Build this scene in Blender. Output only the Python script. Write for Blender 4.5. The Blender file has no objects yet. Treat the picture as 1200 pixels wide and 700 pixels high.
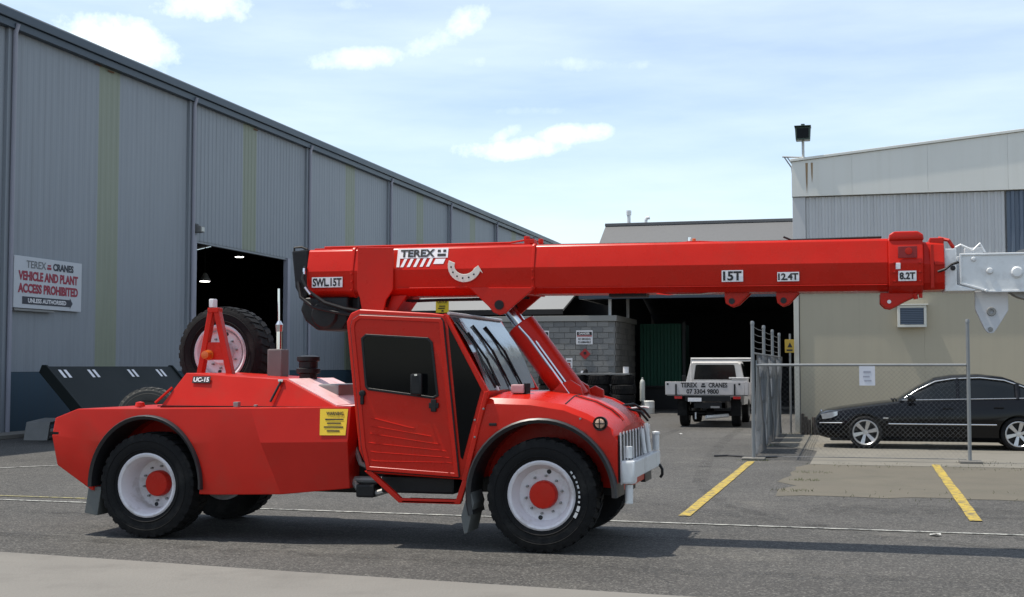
import bpy, bmesh, math, random
from mathutils import Vector, Matrix
R = math.radians
random.seed(7)
S = bpy.context.scene
COL = S.collection

# ------------------------------------------------------------------ camera
cam_d = bpy.data.cameras.new('camera'); cam = bpy.data.objects.new('camera', cam_d); COL.objects.link(cam)
cam_d.sensor_width = 36; cam_d.lens = 45; cam_d.clip_end = 3000; cam_d.clip_start = .1
cam.location = (0, 0, 1.62); cam.rotation_euler = (R(90) + math.atan(80/1500), 0, R(14.7))
S.camera = cam

# ------------------------------------------------------------------ world / sun / exposure
SUN_DIR = Vector((-.40, -.055, 1)).normalized()          # towards the sun
w = bpy.data.worlds.new('World'); S.world = w; w.use_nodes = True
NT = w.node_tree; NT.nodes.clear()
def wn(t, **k):
    n = NT.nodes.new(t)
    for a, b in k.items(): setattr(n, a, b)
    return n
def wl(a, b): NT.links.new(a, b)
def wmath(op, a, b=None, c=None, clamp=False):
    n = wn('ShaderNodeMath', operation=op, use_clamp=clamp)
    for i, v in enumerate((a, b, c)):
        if v is None: continue
        if isinstance(v, (int, float)): n.inputs[i].default_value = v
        else: wl(v, n.inputs[i])
    return n.outputs[0]
sky = wn('ShaderNodeTexSky', sky_type='NISHITA', sun_disc=False)
sky.sun_elevation = math.asin(SUN_DIR.z); sky.sun_rotation = math.atan2(SUN_DIR.x, SUN_DIR.y)
sky.air_density = 1.0; sky.dust_density = .6; sky.ozone_density = 1.6; sky.altitude = 0
tc = wn('ShaderNodeTexCoord'); D = tc.outputs['Generated']
nz = wn('ShaderNodeTexNoise'); nz.inputs['Scale'].default_value = 16; nz.inputs['Detail'].default_value = 8; nz.inputs['Roughness'].default_value = .66
wl(D, nz.inputs['Vector'])
def dot(vec):
    n = wn('ShaderNodeVectorMath', operation='DOT_PRODUCT'); wl(D, n.inputs[0]); n.inputs[1].default_value = vec
    return n.outputs['Value']
def dirv(az, el): return Vector((math.sin(az)*math.cos(el), math.cos(az)*math.cos(el), math.sin(el)))
acc = None
def cloud(az, el, wd, ht, tilt=0., dens=1.):
    """one cumulus in the sky: an ellipse round a direction, broken up by noise"""
    global acc
    c = dirv(az, el); r = Vector((math.cos(az), -math.sin(az), 0)); u = r.cross(c)
    r2 = r*math.cos(tilt)+u*math.sin(tilt); u2 = u*math.cos(tilt)-r*math.sin(tilt)
    a = wmath('DIVIDE', wmath('SUBTRACT', dot(r2), c.dot(r2)), wd); b = wmath('DIVIDE', wmath('SUBTRACT', dot(u2), c.dot(u2)), ht)
    q = wmath('ADD', wmath('MULTIPLY', a, a), wmath('MULTIPLY', b, b))
    m = wmath('SUBTRACT', wmath('MULTIPLY_ADD', wmath('SUBTRACT', nz.outputs['Fac'], .5), 3.6, 1.1), q)
    m = wmath('MULTIPLY', m, dens)
    front = wmath('GREATER_THAN', dot(c), .5)
    m = wmath('MULTIPLY', wmath('MULTIPLY', m, front), .75, clamp=True)
    acc = m if acc is None else wmath('MAXIMUM', acc, m)
def px_dir(u, v):
    x = (u-600)/1500; z = (350-v)/1500; p = math.atan(80/1500)
    y2 = math.cos(p)-z*math.sin(p); z2 = math.sin(p)+z*math.cos(p)
    return math.atan2(x, y2)-R(14.7), math.atan2(z2, math.hypot(x, y2))
for (u, v, a, b, t, dn) in ((585, 176, 88, 16, .06, 1), (665, 158, 44, 14, .1, .9), (585, 160, 34, 11, .4, .8), (165, 58, 80, 30, -.2, 1), (240, 8, 55, 22, 0, 1),
                            (550, 22, 40, 20, .65, .8), (505, 50, 60, 20, .35, .6), (425, 68, 75, 15, .1, .7), (400, 5, 45, 10, 0, .35), (640, 74, 170, 11, -.03, .4), (560, 132, 200, 8, .02, .3)):
    az, el = px_dir(u, v); cloud(az, el, a*1.12/1500, b*1.12/1500, t, dn)
rc = random.Random(3)
for i in range(6):                                    # the same fair-weather clouds go on all round
    az = rc.uniform(.35, 5.4); cloud(az, rc.uniform(.12, .8), rc.uniform(.05, .14), rc.uniform(.018, .05), rc.uniform(-.3, .3), rc.uniform(.6, 1))
mp = wn('ShaderNodeMapping'); mp.inputs['Scale'].default_value = (2.2, 2.2, 13); wl(D, mp.inputs['Vector'])
nz2 = wn('ShaderNodeTexNoise'); nz2.inputs['Scale'].default_value = 1.6; nz2.inputs['Detail'].default_value = 7; nz2.inputs['Roughness'].default_value = .55
wl(mp.outputs[0], nz2.inputs['Vector'])
wisp = wmath('MULTIPLY_ADD', wmath('SUBTRACT', nz2.outputs['Fac'],   .42), 1.1, .42, clamp=True)
cov = wmath('MAXIMUM', acc, wmath('MULTIPLY', wisp, .55))
mixc = wn('ShaderNodeMix', data_type='RGBA'); wl(cov, mixc.inputs['Factor']); wl(sky.outputs[0], mixc.inputs[6]); mixc.inputs[7].default_value = (8.0, 8.75, 9.1, 1)
bg = wn('ShaderNodeBackground'); bg.inputs['Strength'].default_value = .15; wl(mixc.outputs[2], bg.inputs['Color'])
wo = wn('ShaderNodeOutputWorld'); wl(bg.outputs[0], wo.inputs['Surface'])

sd = bpy.data.lights.new('sun', 'SUN'); sd.energy = 4.8; sd.angle = R(.55); sd.color = (1, .94, .84)
so = bpy.data.objects.new('sun', sd); COL.objects.link(so); so.location = (0, 0, 40); so.rotation_euler = SUN_DIR.to_track_quat('Z', 'Y').to_euler()
S.view_settings.view_transform = 'Standard'; S.view_settings.look = 'None'; S.view_settings.exposure = .18; S.view_settings.gamma = 1

# ------------------------------------------------------------------ materials
MATS = {}
def pm(name, col, rough=.55, metal=0., var=.12, vscale=2., bump=0., bscale=60., coat=0., spec=.5, streak=0., dirt=None, dscale=1.2, damt=.5, emit=0., ior=None, mscale=(1, 1, 1)):
    if name in MATS: return MATS[name]
    m = bpy.data.materials.new(name); m.use_nodes = True; t = m.node_tree; N = t.nodes; L = t.links
    b = N['Principled BSDF']; b.inputs['Roughness'].default_value = rough; b.inputs['Metallic'].default_value = metal
    b.inputs['Coat Weight'].default_value = coat; b.inputs['Coat Roughness'].default_value = .08; b.inputs['Specular IOR Level'].default_value = spec
    if ior: b.inputs['IOR'].default_value = ior
    tcn = N.new('ShaderNodeTexCoord'); mpn = N.new('ShaderNodeMapping'); mpn.inputs['Scale'].default_value = mscale; L.new(tcn.outputs['Object'], mpn.inputs['Vector'])
    V = mpn.outputs[0]
    n1 = N.new('ShaderNodeTexNoise'); n1.inputs['Scale'].default_value = vscale; n1.inputs['Detail'].default_value = 6; n1.inputs['Roughness'].default_value = .6; L.new(V, n1.inputs['Vector'])
    mx = N.new('ShaderNodeMix'); mx.data_type = 'RGBA'; mx.inputs[6].default_value = (*[c*(1-var) for c in col], 1); mx.inputs[7].default_value = (*[min(1, c*(1+var)) for c in col], 1)
    L.new(n1.outputs['Fac'], mx.inputs['Factor']); out = mx.outputs[2]
    if streak:
        m2 = N.new('ShaderNodeMapping'); m2.inputs['Scale'].default_value = (3, 3, .12); L.new(tcn.outputs['Object'], m2.inputs['Vector'])
        n2 = N.new('ShaderNodeTexNoise'); n2.inputs['Scale'].default_value = 2.2; n2.inputs['Detail'].default_value = 4; L.new(m2.outputs[0], n2.inputs['Vector'])
        r2 = N.new('ShaderNodeMapRange'); r2.inputs[1].default_value = .48; r2.inputs[2].default_value = .75; r2.inputs[3].default_value = 0; r2.inputs[4].default_value = streak; L.new(n2.outputs['Fac'], r2.inputs[0])
        x2 = N.new('ShaderNodeMix'); x2.data_type = 'RGBA'; L.new(r2.outputs[0], x2.inputs['Factor']); L.new(out, x2.inputs[6]); x2.inputs[7].default_value = (*(dirt or [c*.5 for c in col]), 1); out = x2.outputs[2]
    elif dirt:
        n2 = N.new('ShaderNodeTexNoise'); n2.inputs['Scale'].default_value = dscale; n2.inputs['Detail'].default_value = 8; n2.inputs['Roughness'].default_value = .65; L.new(V, n2.inputs['Vector'])
        r2 = N.new('ShaderNodeMapRange'); r2.inputs[1].default_value = .5; r2.inputs[2].default_value = .72; r2.inputs[3].default_value = 0; r2.inputs[4].default_value = damt; L.new(n2.outputs['Fac'], r2.inputs[0])
        x2 = N.new('ShaderNodeMix'); x2.data_type = 'RGBA'; L.new(r2.outputs[0], x2.inputs['Factor']); L.new(out, x2.inputs[6]); x2.inputs[7].default_value = (*dirt, 1); out = x2.outputs[2]
    L.new(out, b.inputs['Base Color'])
    rr = N.new('ShaderNodeMapRange'); rr.inputs[3].default_value = max(.02, rough-.08); rr.inputs[4].default_value = min(1, rough+.1); L.new(n1.outputs['Fac'], rr.inputs[0]); L.new(rr.outputs[0], b.inputs['Roughness'])
    if bump:
        n3 = N.new('ShaderNodeTexNoise'); n3.inputs['Scale'].default_value = bscale; n3.inputs['Detail'].default_value = 5; L.new(V, n3.inputs['Vector'])
        bp = N.new('ShaderNodeBump'); bp.inputs['Strength'].default_value = bump; bp.inputs['Distance'].default_value = .02; L.new(n3.outputs['Fac'], bp.inputs['Height']); L.new(bp.outputs[0], b.inputs['Normal'])
    if emit:
        b.inputs['Emission Color'].default_value = (*col, 1); b.inputs['Emission Strength'].default_value = emit
    MATS[name] = m; return m

red = pm('red_paint', (.485, .0145, .0065), .27, spec=.2, var=.07, vscale=5, bump=.03, bscale=6, dirt=(.38, .026, .013), dscale=3.5, damt=.5)
redd = pm('red_paint_dusty', (.45, .0145, .007), .33, spec=.2, var=.12, vscale=4, bump=.04, bscale=9, dirt=(.34, .032, .018), dscale=3, damt=.5)
blk = pm('black_steel', (.008, .008, .009), .5, spec=.3, var=.3, vscale=6, bump=.1, bscale=30)
rub = pm('tyre_rubber', (.008, .008, .0085), .85, spec=.25, var=.35, vscale=14, bump=.25, bscale=70, dirt=(.04, .038, .035), dscale=4, damt=.6)
flap = pm('grey_rubber_flap', (.11, .115, .11), .7, var=.2, vscale=8)
guard = pm('guard_rubber', (.018, .018, .02), .4, var=.2, vscale=7)
whp = pm('white_wheel_paint', (.66, .63, .65), .45, var=.1, vscale=9, dirt=(.30, .26, .22), dscale=5, damt=.75)
galv = pm('silver_paint', (.68, .69, .69), .4, metal=.1, var=.12, vscale=7, bump=.05, bscale=25, dirt=(.33, .32, .3), dscale=7, damt=.5)
chrome = pm('chrome_rod', (.75, .75, .76), .14, metal=1, var=.05)
glass = pm('dark_tinted_glass', (.003, .0035, .004), .04, var=.1, spec=.14)
scrg = pm('windscreen_glass', (.26, .30, .32), .05, metal=.7, var=.25, vscale=3, ior=1.75, spec=1.0, bump=.22, bscale=3.5)
decal = pm('white_decal', (.74, .73, .74), .5, var=.06, vscale=20)
ink = pm('black_ink', (.01, .01, .012), .6, var=.1)
yel = pm('yellow_decal', (.72, .5, .02), .5, var=.08, vscale=15)
amber = pm('amber_lens', (.55, .12, .015), .25, var=.15, vscale=20)
pinkp = pm('faded_sunlit_paint', (.74, .50, .49), .4, var=.1, vscale=9, dirt=(.55, .2, .18), dscale=8, damt=.5)  # faded red ramp, with sun glare and sky sheen painted in as pale pink
steelg = pm('grey_steel', (.225, .223, .215), .5, metal=.3, var=.2, vscale=5)

# ------------------------------------------------------------------ mesh helpers
def tag(o, label=None, cat=None, group=None, kind=None):
    if label: o['label'] = label
    if cat: o['category'] = cat
    if group: o['group'] = group
    if kind: o['kind'] = kind
    return o
def thing(name, label, cat, loc=(0, 0, 0), rz=0, group=None):
    o = bpy.data.objects.new(name, None); COL.objects.link(o); o.location = loc; o.rotation_euler = (0, 0, rz); o.empty_display_size = .2
    return tag(o, label, cat, group)
def link(name, me, parent=None, loc=(0, 0, 0), rot=(0, 0, 0)):
    o = bpy.data.objects.new(name, me); COL.objects.link(o); o.parent = parent; o.location = loc; o.rotation_euler = rot
    return o
class MB:
    def __init__(s): s.v = []; s.f = []
    def add(s, vs, fs):
        k = len(s.v); s.v += [tuple(p) for p in vs]; s.f += [tuple(i+k for i in f) for f in fs]; return s
    def box(s, x0, x1, y0, y1, z0, z1):
        return s.add([(x0, y0, z0), (x1, y0, z0), (x1, y1, z0), (x0, y1, z0), (x0, y0, z1), (x1, y0, z1), (x1, y1, z1), (x0, y1, z1)],
                     [(0, 3, 2, 1), (4, 5, 6, 7), (0, 1, 5, 4), (1, 2, 6, 5), (2, 3, 7, 6), (3, 0, 4, 7)])
    def prism(s, pts, a0, a1, ax='y'):
        n = len(pts)
        def P(p, a): return {'y': (p[0], a, p[1]), 'x': (a, p[0], p[1]), 'z': (p[0], p[1], a)}[ax]
        return s.add([P(p, a0) for p in pts]+[P(p, a1) for p in pts], [tuple(range(n)), tuple(range(2*n-1, n-1, -1))]+[(i, i+n, (i+1) % n+n, (i+1) % n) for i in range(n)])
    def rings(s, rs, cap=True, closed=True):
        n = len(rs[0]); vs = [p for r in rs for p in r]; fs = []
        for k in range(len(rs)-1):
            for i in range(n if closed else n-1):
                j = (i+1) % n; fs.append((k*n+i, k*n+j, (k+1)*n+j, (k+1)*n+i))
        if cap and closed: fs += [tuple(range(n-1, -1, -1)), tuple(range((len(rs)-1)*n, len(rs)*n))]
        return s.add(vs, fs)
    def tube(s, path, r, n=8):
        P = [Vector(p) for p in path]; rr = r if isinstance(r, (list, tuple)) else [r]*len(P); rs = []
        ref = None
        for i, p in enumerate(P):
            d = (P[min(i+1, len(P)-1)]-P[max(i-1, 0)]).normalized()
            if ref is None: ref = Vector((0, 0, 1)) if abs(d.z) < .9 else Vector((1, 0, 0))
            a = d.cross(ref).normalized(); b = d.cross(a).normalized(); ref = -b if False else a.cross(d)
            rs.append([p+(a*math.cos(2*math.pi*k/n)+b*math.sin(2*math.pi*k/n))*rr[i] for k in range(n)])
        return s.rings(rs)
    def cyl(s, p0, p1, r, n=16): return s.tube([p0, p1], r, n)
    def lathe(s, prof, n=40, c=(0, 0, 0), ax='y', closed=False):
        """prof: (radius, along-axis)"""
        rs = []
        for k in range(n):
            t = 2*math.pi*k/n; ring = []
            for (r, a) in prof:
                u, v = r*math.cos(t), r*math.sin(t)
                q = {'y': (u, a, v), 'x': (a, u, v), 'z': (u, v, a)}[ax]; ring.append((q[0]+c[0], q[1]+c[1], q[2]+c[2]))
            rs.append(ring)
        m = len(prof); vs = [p for r in rs for p in r]; fs = []
        for k in range(n):
            k2 = (k+1) % n
            for i in range(m if closed else m-1):
                j = (i+1) % m; fs.append((k*m+i, k*m+j, k2*m+j, k2*m+i))
        return s.add(vs, fs)
    def mesh(s, name, mat, bevel=0., seg=2, smooth=35):
        bm = bmesh.new(); vv = [bm.verts.new(p) for p in s.v]
        for f in s.f:
            if len(set(f)) < 3: continue
            try: bm.faces.new([vv[i] for i in f])
            except ValueError: pass
        bmesh.ops.remove_doubles(bm, verts=bm.verts, dist=1e-5)
        bmesh.ops.recalc_face_normals(bm, faces=bm.faces)
        if bevel:
            es = [e for e in bm.edges if len(e.link_faces) == 2 and e.calc_face_angle(0) > R(28)]
            bmesh.ops.bevel(bm, geom=es, offset=bevel, segments=seg, affect='EDGES', profile=.6, clamp_overlap=True)
        me = bpy.data.meshes.new(name); bm.to_mesh(me); bm.free()
        if mat: me.materials.append(mat)
        if bevel and smooth == 35: smooth = 14
        if smooth:
            me.polygons.foreach_set('use_smooth', [True]*len(me.polygons)); me.set_sharp_from_angle(angle=R(smooth))
        return me
    def build(s, name, mat, parent=None, bevel=0., seg=2, smooth=35, loc=(0, 0, 0), rot=(0, 0, 0)):
        return link(name, s.mesh(name, mat, bevel, seg, smooth), parent, loc, rot)
def box(name, mat, parent, x0, x1, y0, y1, z0, z1, bevel=.006): return MB().box(x0, x1, y0, y1, z0, z1).build(name, mat, parent, bevel)
def cut(o, cutters, ang=11):
    for mb in cutters:
        c = link('cutter', mb.mesh('cutter', None, smooth=0)); md = o.modifiers.new('b', 'BOOLEAN'); md.object = c; md.operation = 'DIFFERENCE'; md.solver = 'EXACT'
        par = o.parent; o.parent = None
        bpy.context.view_layer.update(); dg = bpy.context.evaluated_depsgraph_get()
        me = bpy.data.meshes.new_from_object(o.evaluated_get(dg)); o.modifiers.clear(); o.data = me; o.parent = par
        bpy.data.objects.remove(c)
    o.data.polygons.foreach_set('use_smooth', [True]*len(o.data.polygons)); o.data.set_sharp_from_angle(angle=R(ang))
def copy_tree(o, parent=None, loc=None, rot=None):
    c = o.copy(); COL.objects.link(c); c.parent = parent
    if loc is not None: c.location = loc
    if rot is not None: c.rotation_euler = rot
    for ch in list(o.children): copy_tree(ch, c)
    return c
def text(body, size, mat, parent, loc, rot=(R(90), 0, 0), bold=.0, width=None, name='lettering', shear=0.):
    cu = bpy.data.curves.new('t', 'FONT'); cu.body = body; cu.size = size; cu.align_x = 'CENTER'; cu.align_y = 'CENTER'; cu.offset = bold; cu.extrude = .001; cu.resolution_u = 3; cu.shear = shear
    o = bpy.data.objects.new('t', cu); COL.objects.link(o); bpy.context.view_layer.update()
    me = bpy.data.meshes.new_from_object(o.evaluated_get(bpy.context.evaluated_depsgraph_get()))
    bpy.data.objects.remove(o)
    xs = [v.co.x for v in me.vertices]; ys = [v.co.y for v in me.vertices]
    cx, cy = (min(xs)+max(xs))/2, (min(ys)+max(ys))/2; k = width/(max(xs)-min(xs)) if width else 1
    for v in me.vertices: v.co.x = (v.co.x-cx)*k; v.co.y -= cy
    me.materials.clear(); me.materials.append(mat); me.name = name
    return link(name, me, parent, loc, rot)
def sheet(name, pts, z, mat, kind='structure', label=None, cat=None):
    return tag(MB().add([(x, y, z) for x, y in pts], [tuple(range(len(pts)))]).build(name, mat, smooth=0), label, cat, None, kind)

# ------------------------------------------------------------------ ground
def asphalt():
    m = bpy.data.materials.new('asphalt'); m.use_nodes = True; t = m.node_tree; N = t.nodes; L = t.links; b = N['Principled BSDF']
    tcn = N.new('ShaderNodeTexCoord'); V = tcn.outputs['Object']
    def noise(sc, det=5, rg=.6, vec=None):
        n = N.new('ShaderNodeTexNoise'); n.inputs['Scale'].default_value = sc; n.inputs['Detail'].default_value = det; n.inputs['Roughness'].default_value = rg; L.new(vec or V, n.inputs['Vector']); return n.outputs['Fac']
    def rng(v, a, b_, c, d):
        r = N.new('ShaderNodeMapRange'); L.new(v, r.inputs[0])
        for i, x in enumerate((a, b_, c, d)): r.inputs[i+1].default_value = x
        return r.outputs[0]
    def mix(f, a, c, bt='MIX'):
        x = N.new('ShaderNodeMix'); x.data_type = 'RGBA'; x.blend_type = bt
        if isinstance(f, float): x.inputs['Factor'].default_value = f
        else: L.new(f, x.inputs['Factor'])
        for s_, v in ((6, a), (7, c)):
            if isinstance(v, tuple): x.inputs[s_].default_value = (*v, 1)
            else: L.new(v, x.inputs[s_])
        return x.outputs[2]
    c = mix(rng(noise(.22, 6), .35, .65, 0, 1), (.048, .0455, .042), (.078, .074, .068))
    mpn = N.new('ShaderNodeMapping'); mpn.inputs['Scale'].default_value = (.12, 1.1, 1); L.new(V, mpn.inputs['Vector'])
    c = mix(rng(noise(1.1, 5, .6, mpn.outputs[0]), .5, .75, 0, .6), c, (.055, .054, .052))          # worn wheel lanes
    c = mix(rng(noise(1.7, 8, .7), .54, .72, 0, .7), c, (.036, .035, .033))                        # oil and water stains
    c = mix(rng(noise(.6, 8, .7), .56, .76, 0, .6), c, (.16, .15, .128))                            # dusty pale patches
    vo = N.new('ShaderNodeTexVoronoi'); vo.inputs['Scale'].default_value = 62; L.new(V, vo.inputs['Vector'])
    sx_ = N.new('ShaderNodeSeparateColor'); L.new(vo.outputs['Color'], sx_.inputs[0]); c = mix(rng(sx_.outputs[0], .74, .80, 0, .36), c, (.21, .20, .18)); c = mix(rng(sx_.outputs[1], .78, .84, 0, .4), c, (.02, .02, .02))
    agg = rng(noise(48, 4, .85), .36, .66, .42, 1.65)
    gx = N.new('ShaderNodeVectorMath'); gx.operation = 'SCALE'; L.new(c, gx.inputs[0]); L.new(agg, gx.inputs['Scale']); c2 = gx.outputs[0]
    mid = rng(noise(14, 4, .7), .3, .7, .78, 1.22)
    gy = N.new('ShaderNodeVectorMath'); gy.operation = 'SCALE'; L.new(c2, gy.inputs[0]); L.new(mid, gy.inputs['Scale']); c2 = gy.outputs[0]
    vc = N.new('ShaderNodeTexVoronoi'); vc.feature = 'DISTANCE_TO_EDGE'; vc.inputs['Scale'].default_value = .33
    wv = N.new('ShaderNodeVectorMath'); wv.operation = 'ADD'; nn = N.new('ShaderNodeTexNoise'); nn.inputs['Scale'].default_value = 1.3; nn.inputs['Detail'].default_value = 6; L.new(V, nn.inputs['Vector']); L.new(nn.outputs['Color'], wv.inputs[0]); L.new(V, wv.inputs[1]); L.new(wv.outputs[0], vc.inputs['Vector'])
    c2 = mix(rng(vc.outputs['Distance'], .0, .006, .55, 0), c2, (.022, .022, .022))
    L.new(c2, b.inputs['Base Color']); b.inputs['Roughness'].default_value = .85; b.inputs['Specular IOR Level'].default_value = .35
    bp = N.new('ShaderNodeBump'); bp.inputs['Strength'].default_value = .6; bp.inputs['Distance'].default_value = .01; L.new(noise(110, 3, .7), bp.inputs['Height']); L.new(bp.outputs[0], b.inputs['Normal'])
    return m
asph = asphalt()
conc = pm('pale_concrete', (.165, .155, .137), .85, var=.16, vscale=.9, bump=.3, bscale=40, dirt=(.11, .102, .09), dscale=1.6, damt=.55)
dirtc = pm('dirty_concrete', (.105, .093, .070), .9, var=.22, vscale=1.3, bump=.4, bscale=50, dirt=(.07, .067, .048), dscale=1.1, damt=.6)
apronc = pm('apron_concrete', (.16, .148, .122), .88, var=.18, vscale=1.0, bump=.3, bscale=45, dirt=(.09, .086, .075), dscale=1.2, damt=.6)
tag(MB().add([(-900, -200, 0), (900, -200, 0), (900, 1800, 0), (-900, 1800, 0)], [(0, 1, 2, 3)]).build('ground', asph, smooth=0), kind='structure')
edge = [(-12, 10.15), (-9.4, 9.85), (-7.0, 9.56), (-5.4, 9.37), (-4.1, 9.21), (-2.9, 9.09), (-1.7, 8.97), (.4, 8.8), (3, 8.55), (3, 2), (-12, 2)]
tag(MB().prism(edge, -.05, .045, 'z').build('pavement', conc, bevel=.012), kind='structure')
re_ = random.Random(21)
front_ = [(-.9+i*.33, 16.55+i*.013+re_.uniform(-.16, .16)) for i in range(31)]; left_ = [(-.78+re_.uniform(-.22, .12), 21.8-i*.55) for i in range(9)]
sheet('concrete_strip', front_+[(9, 21.9), (-.66, 21.88)]+left_, .004, dirtc)
sheet('concrete_apron', [(-.64, 21.9), (9, 21.95), (9, 31.95), (-1.45, 31.95), (-1.42, 27), (-.6, 25.4)], .006, apronc)
sheet('shed_slab', [(-19.0, 50.3), (-1.3, 50.3), (-1.3, 64), (-19.0, 64)], .004, pm('dark_slab', (.05, .05, .048), .8, var=.3))  # floor colour darkened to put the open shed's interior shade into it
tag(MB().box(-8.6, -1.5, 50.2, 50.42, 0, .09).build('kerb', conc, bevel=.01), kind='structure')
tag(MB().box(-19.06, -18.2, 17, 34.7, 0, .1).build('kerb', conc, bevel=.015), kind='structure')
def rubber_mark():
    m = bpy.data.materials.new('tyre_mark'); m.use_nodes = True; t = m.node_tree; N = t.nodes; L = t.links; b = N['Principled BSDF']; b.inputs['Base Color'].default_value = (.03, .029, .027, 1); b.inputs['Roughness'].default_value = .8
    tcn = N.new('ShaderNodeTexCoord'); n = N.new('ShaderNodeTexNoise'); n.inputs['Scale'].default_value = 2.5; n.inputs['Detail'].default_value = 9; n.inputs['Roughness'].default_value = .8; L.new(tcn.outputs['Object'], n.inputs['Vector'])
    r = N.new('ShaderNodeMapRange'); r.inputs[1].default_value = .45; r.inputs[2].default_value = .75; r.inputs[3].default_value = 0; r.inputs[4].default_value = .55; L.new(n.outputs['Fac'], r.inputs[0]); L.new(r.outputs[0], b.inputs['Alpha'])
    return m
tmk = rubber_mark()
def swath(name, pts, wd, mat, z):
    P = [Vector((*p, 0)) for p in pts]; mb = MB(); rows = []
    for i, p in enumerate(P):
        d = (P[min(i+1, len(P)-1)]-P[max(i-1, 0)]).normalized(); n = Vector((-d.y, d.x, 0))*wd/2; rows.append([(p.x+n.x, p.y+n.y, z), (p.x-n.x, p.y-n.y, z)])
    return tag(mb.rings(rows, closed=False).build(name, mat, smooth=0), kind='structure')
for off in (0, 1.55): swath('tyre_mark', [(-4.3+off, 34), (-4.25+off, 30), (-4.1+off, 26), (-3.9+off, 22), (-3.5+off*.95, 18), (-2.6+off*.8, 15.5-off*.3), (-.6+off*.5, 13.6-off*.5), (3, 12.5-off*.6), (7, 12.3-off*.6)], .22, tmk, .0045)
swath('tyre_mark', [(-13, 11.6), (-9, 11.0), (-5, 10.4), (-1, 10.2), (4, 10.6)], .25, tmk, .0045); swath('tyre_mark', [(-13, 13.0), (-9, 12.6), (-5, 12.2), (-1, 12.1)], .25, tmk, .005)
swath('oil_stain', [(-.4, 15.2), (.2, 15.1), (.8, 15.25), (1.5, 15.1), (2.4, 15.2), (4, 15.1), (8, 15.2)], 1.1, tmk, .0055)
def paint(name, col, worn):
    m = bpy.data.materials.new(name); m.use_nodes = True; t = m.node_tree; N = t.nodes; L = t.links; b = N['Principled BSDF']
    tcn = N.new('ShaderNodeTexCoord'); n = N.new('ShaderNodeTexNoise'); n.inputs['Scale'].default_value = 9; n.inputs['Detail'].default_value = 10; n.inputs['Roughness'].default_value = .75; L.new(tcn.outputs['Object'], n.inputs['Vector'])
    r = N.new('ShaderNodeMapRange'); r.inputs[1].default_value = worn-.06; r.inputs[2].default_value = worn+.08; L.new(n.outputs['Fac'], r.inputs[0])
    x = N.new('ShaderNodeMix'); x.data_type = 'RGBA'; L.new(r.outputs[0], x.inputs['Factor']); x.inputs[6].default_value = (*col, 1); x.inputs[7].default_value = (.075, .075, .07, 1); L.new(x.outputs[2], b.inputs['Base Color']); b.inputs['Roughness'].default_value = .75
    return m
yline = paint('yellow_line_paint', (.40, .285, .035), .53); wline = paint('white_line_paint', (.36, .36, .33), .52); ylite = paint('pale_yellow_line_paint', (.34, .3, .12), .5)
def strip(name, a, b, wd, mat, z=.008, n=14, jit=.004):
    A = Vector((*a, 0)); B = Vector((*b, 0)); d = (B-A).normalized(); p = Vector((-d.y, d.x, 0))*wd/2; rr = random.Random(int(abs(a[0]*100)))
    L_ = []; R_ = []
    for i in range(n+1):
        c = A.lerp(B, i/n); L_.append(c+p*(1+rr.uniform(-jit, jit)*20)); R_.append(c-p*(1+rr.uniform(-jit, jit)*20))
    pts = [(q.x, q.y) for q in L_+R_[::-1]]; return sheet(name, pts, z, mat)
strip('yellow_line', (-1.74, 14.0), (-1.63, 22.3), .13, yline); strip('yellow_line', (1.27, 14.3), (1.37, 22.3), .13, yline, .011)
strip('white_line', (-24, 14.05), (5, 13.12), .07, wline, n=60); strip('yellow_line', (-24, 14.40), (-7.2, 13.93), .06, ylite, n=40)
strip('white_line', (-14.4, 16.2), (-12.3, 18.9), .08, wline)

# ------------------------------------------------------------------ helpers for cladding
def corr_pts(a0, a1, pitch, depth):
    n = max(1, round((a1-a0)/pitch)); p = (a1-a0)/n; out = []
    for i in range(n):
        s = a0+i*p; out += [(s, 0), (s+p*.42, 0), (s+p*.54, depth), (s+p*.88, depth)]
    return out+[(a1, 0)]
def corr_x(name, mat, parent, x, y0, y1, z0, z1, pitch=.25, depth=.007, sgn=1):
    pr = corr_pts(y0, y1, pitch, depth)
    return MB().rings([[(x+sgn*d, a, z) for a, d in pr] for z in (z0, z1)], closed=False).build(name, mat, parent, smooth=0)
def corr_y(name, mat, parent, y, x0, x1, z0, z1, pitch=.2, depth=.03):
    pr = corr_pts(x0, x1, pitch, depth); zt = z1 if callable(z1) else (lambda a: z1)
    return MB().rings([[(a, y-d, z0) for a, d in pr], [(a, y-d, zt(a)) for a, d in pr]], closed=False).build(name, mat, parent, smooth=0)

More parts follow.
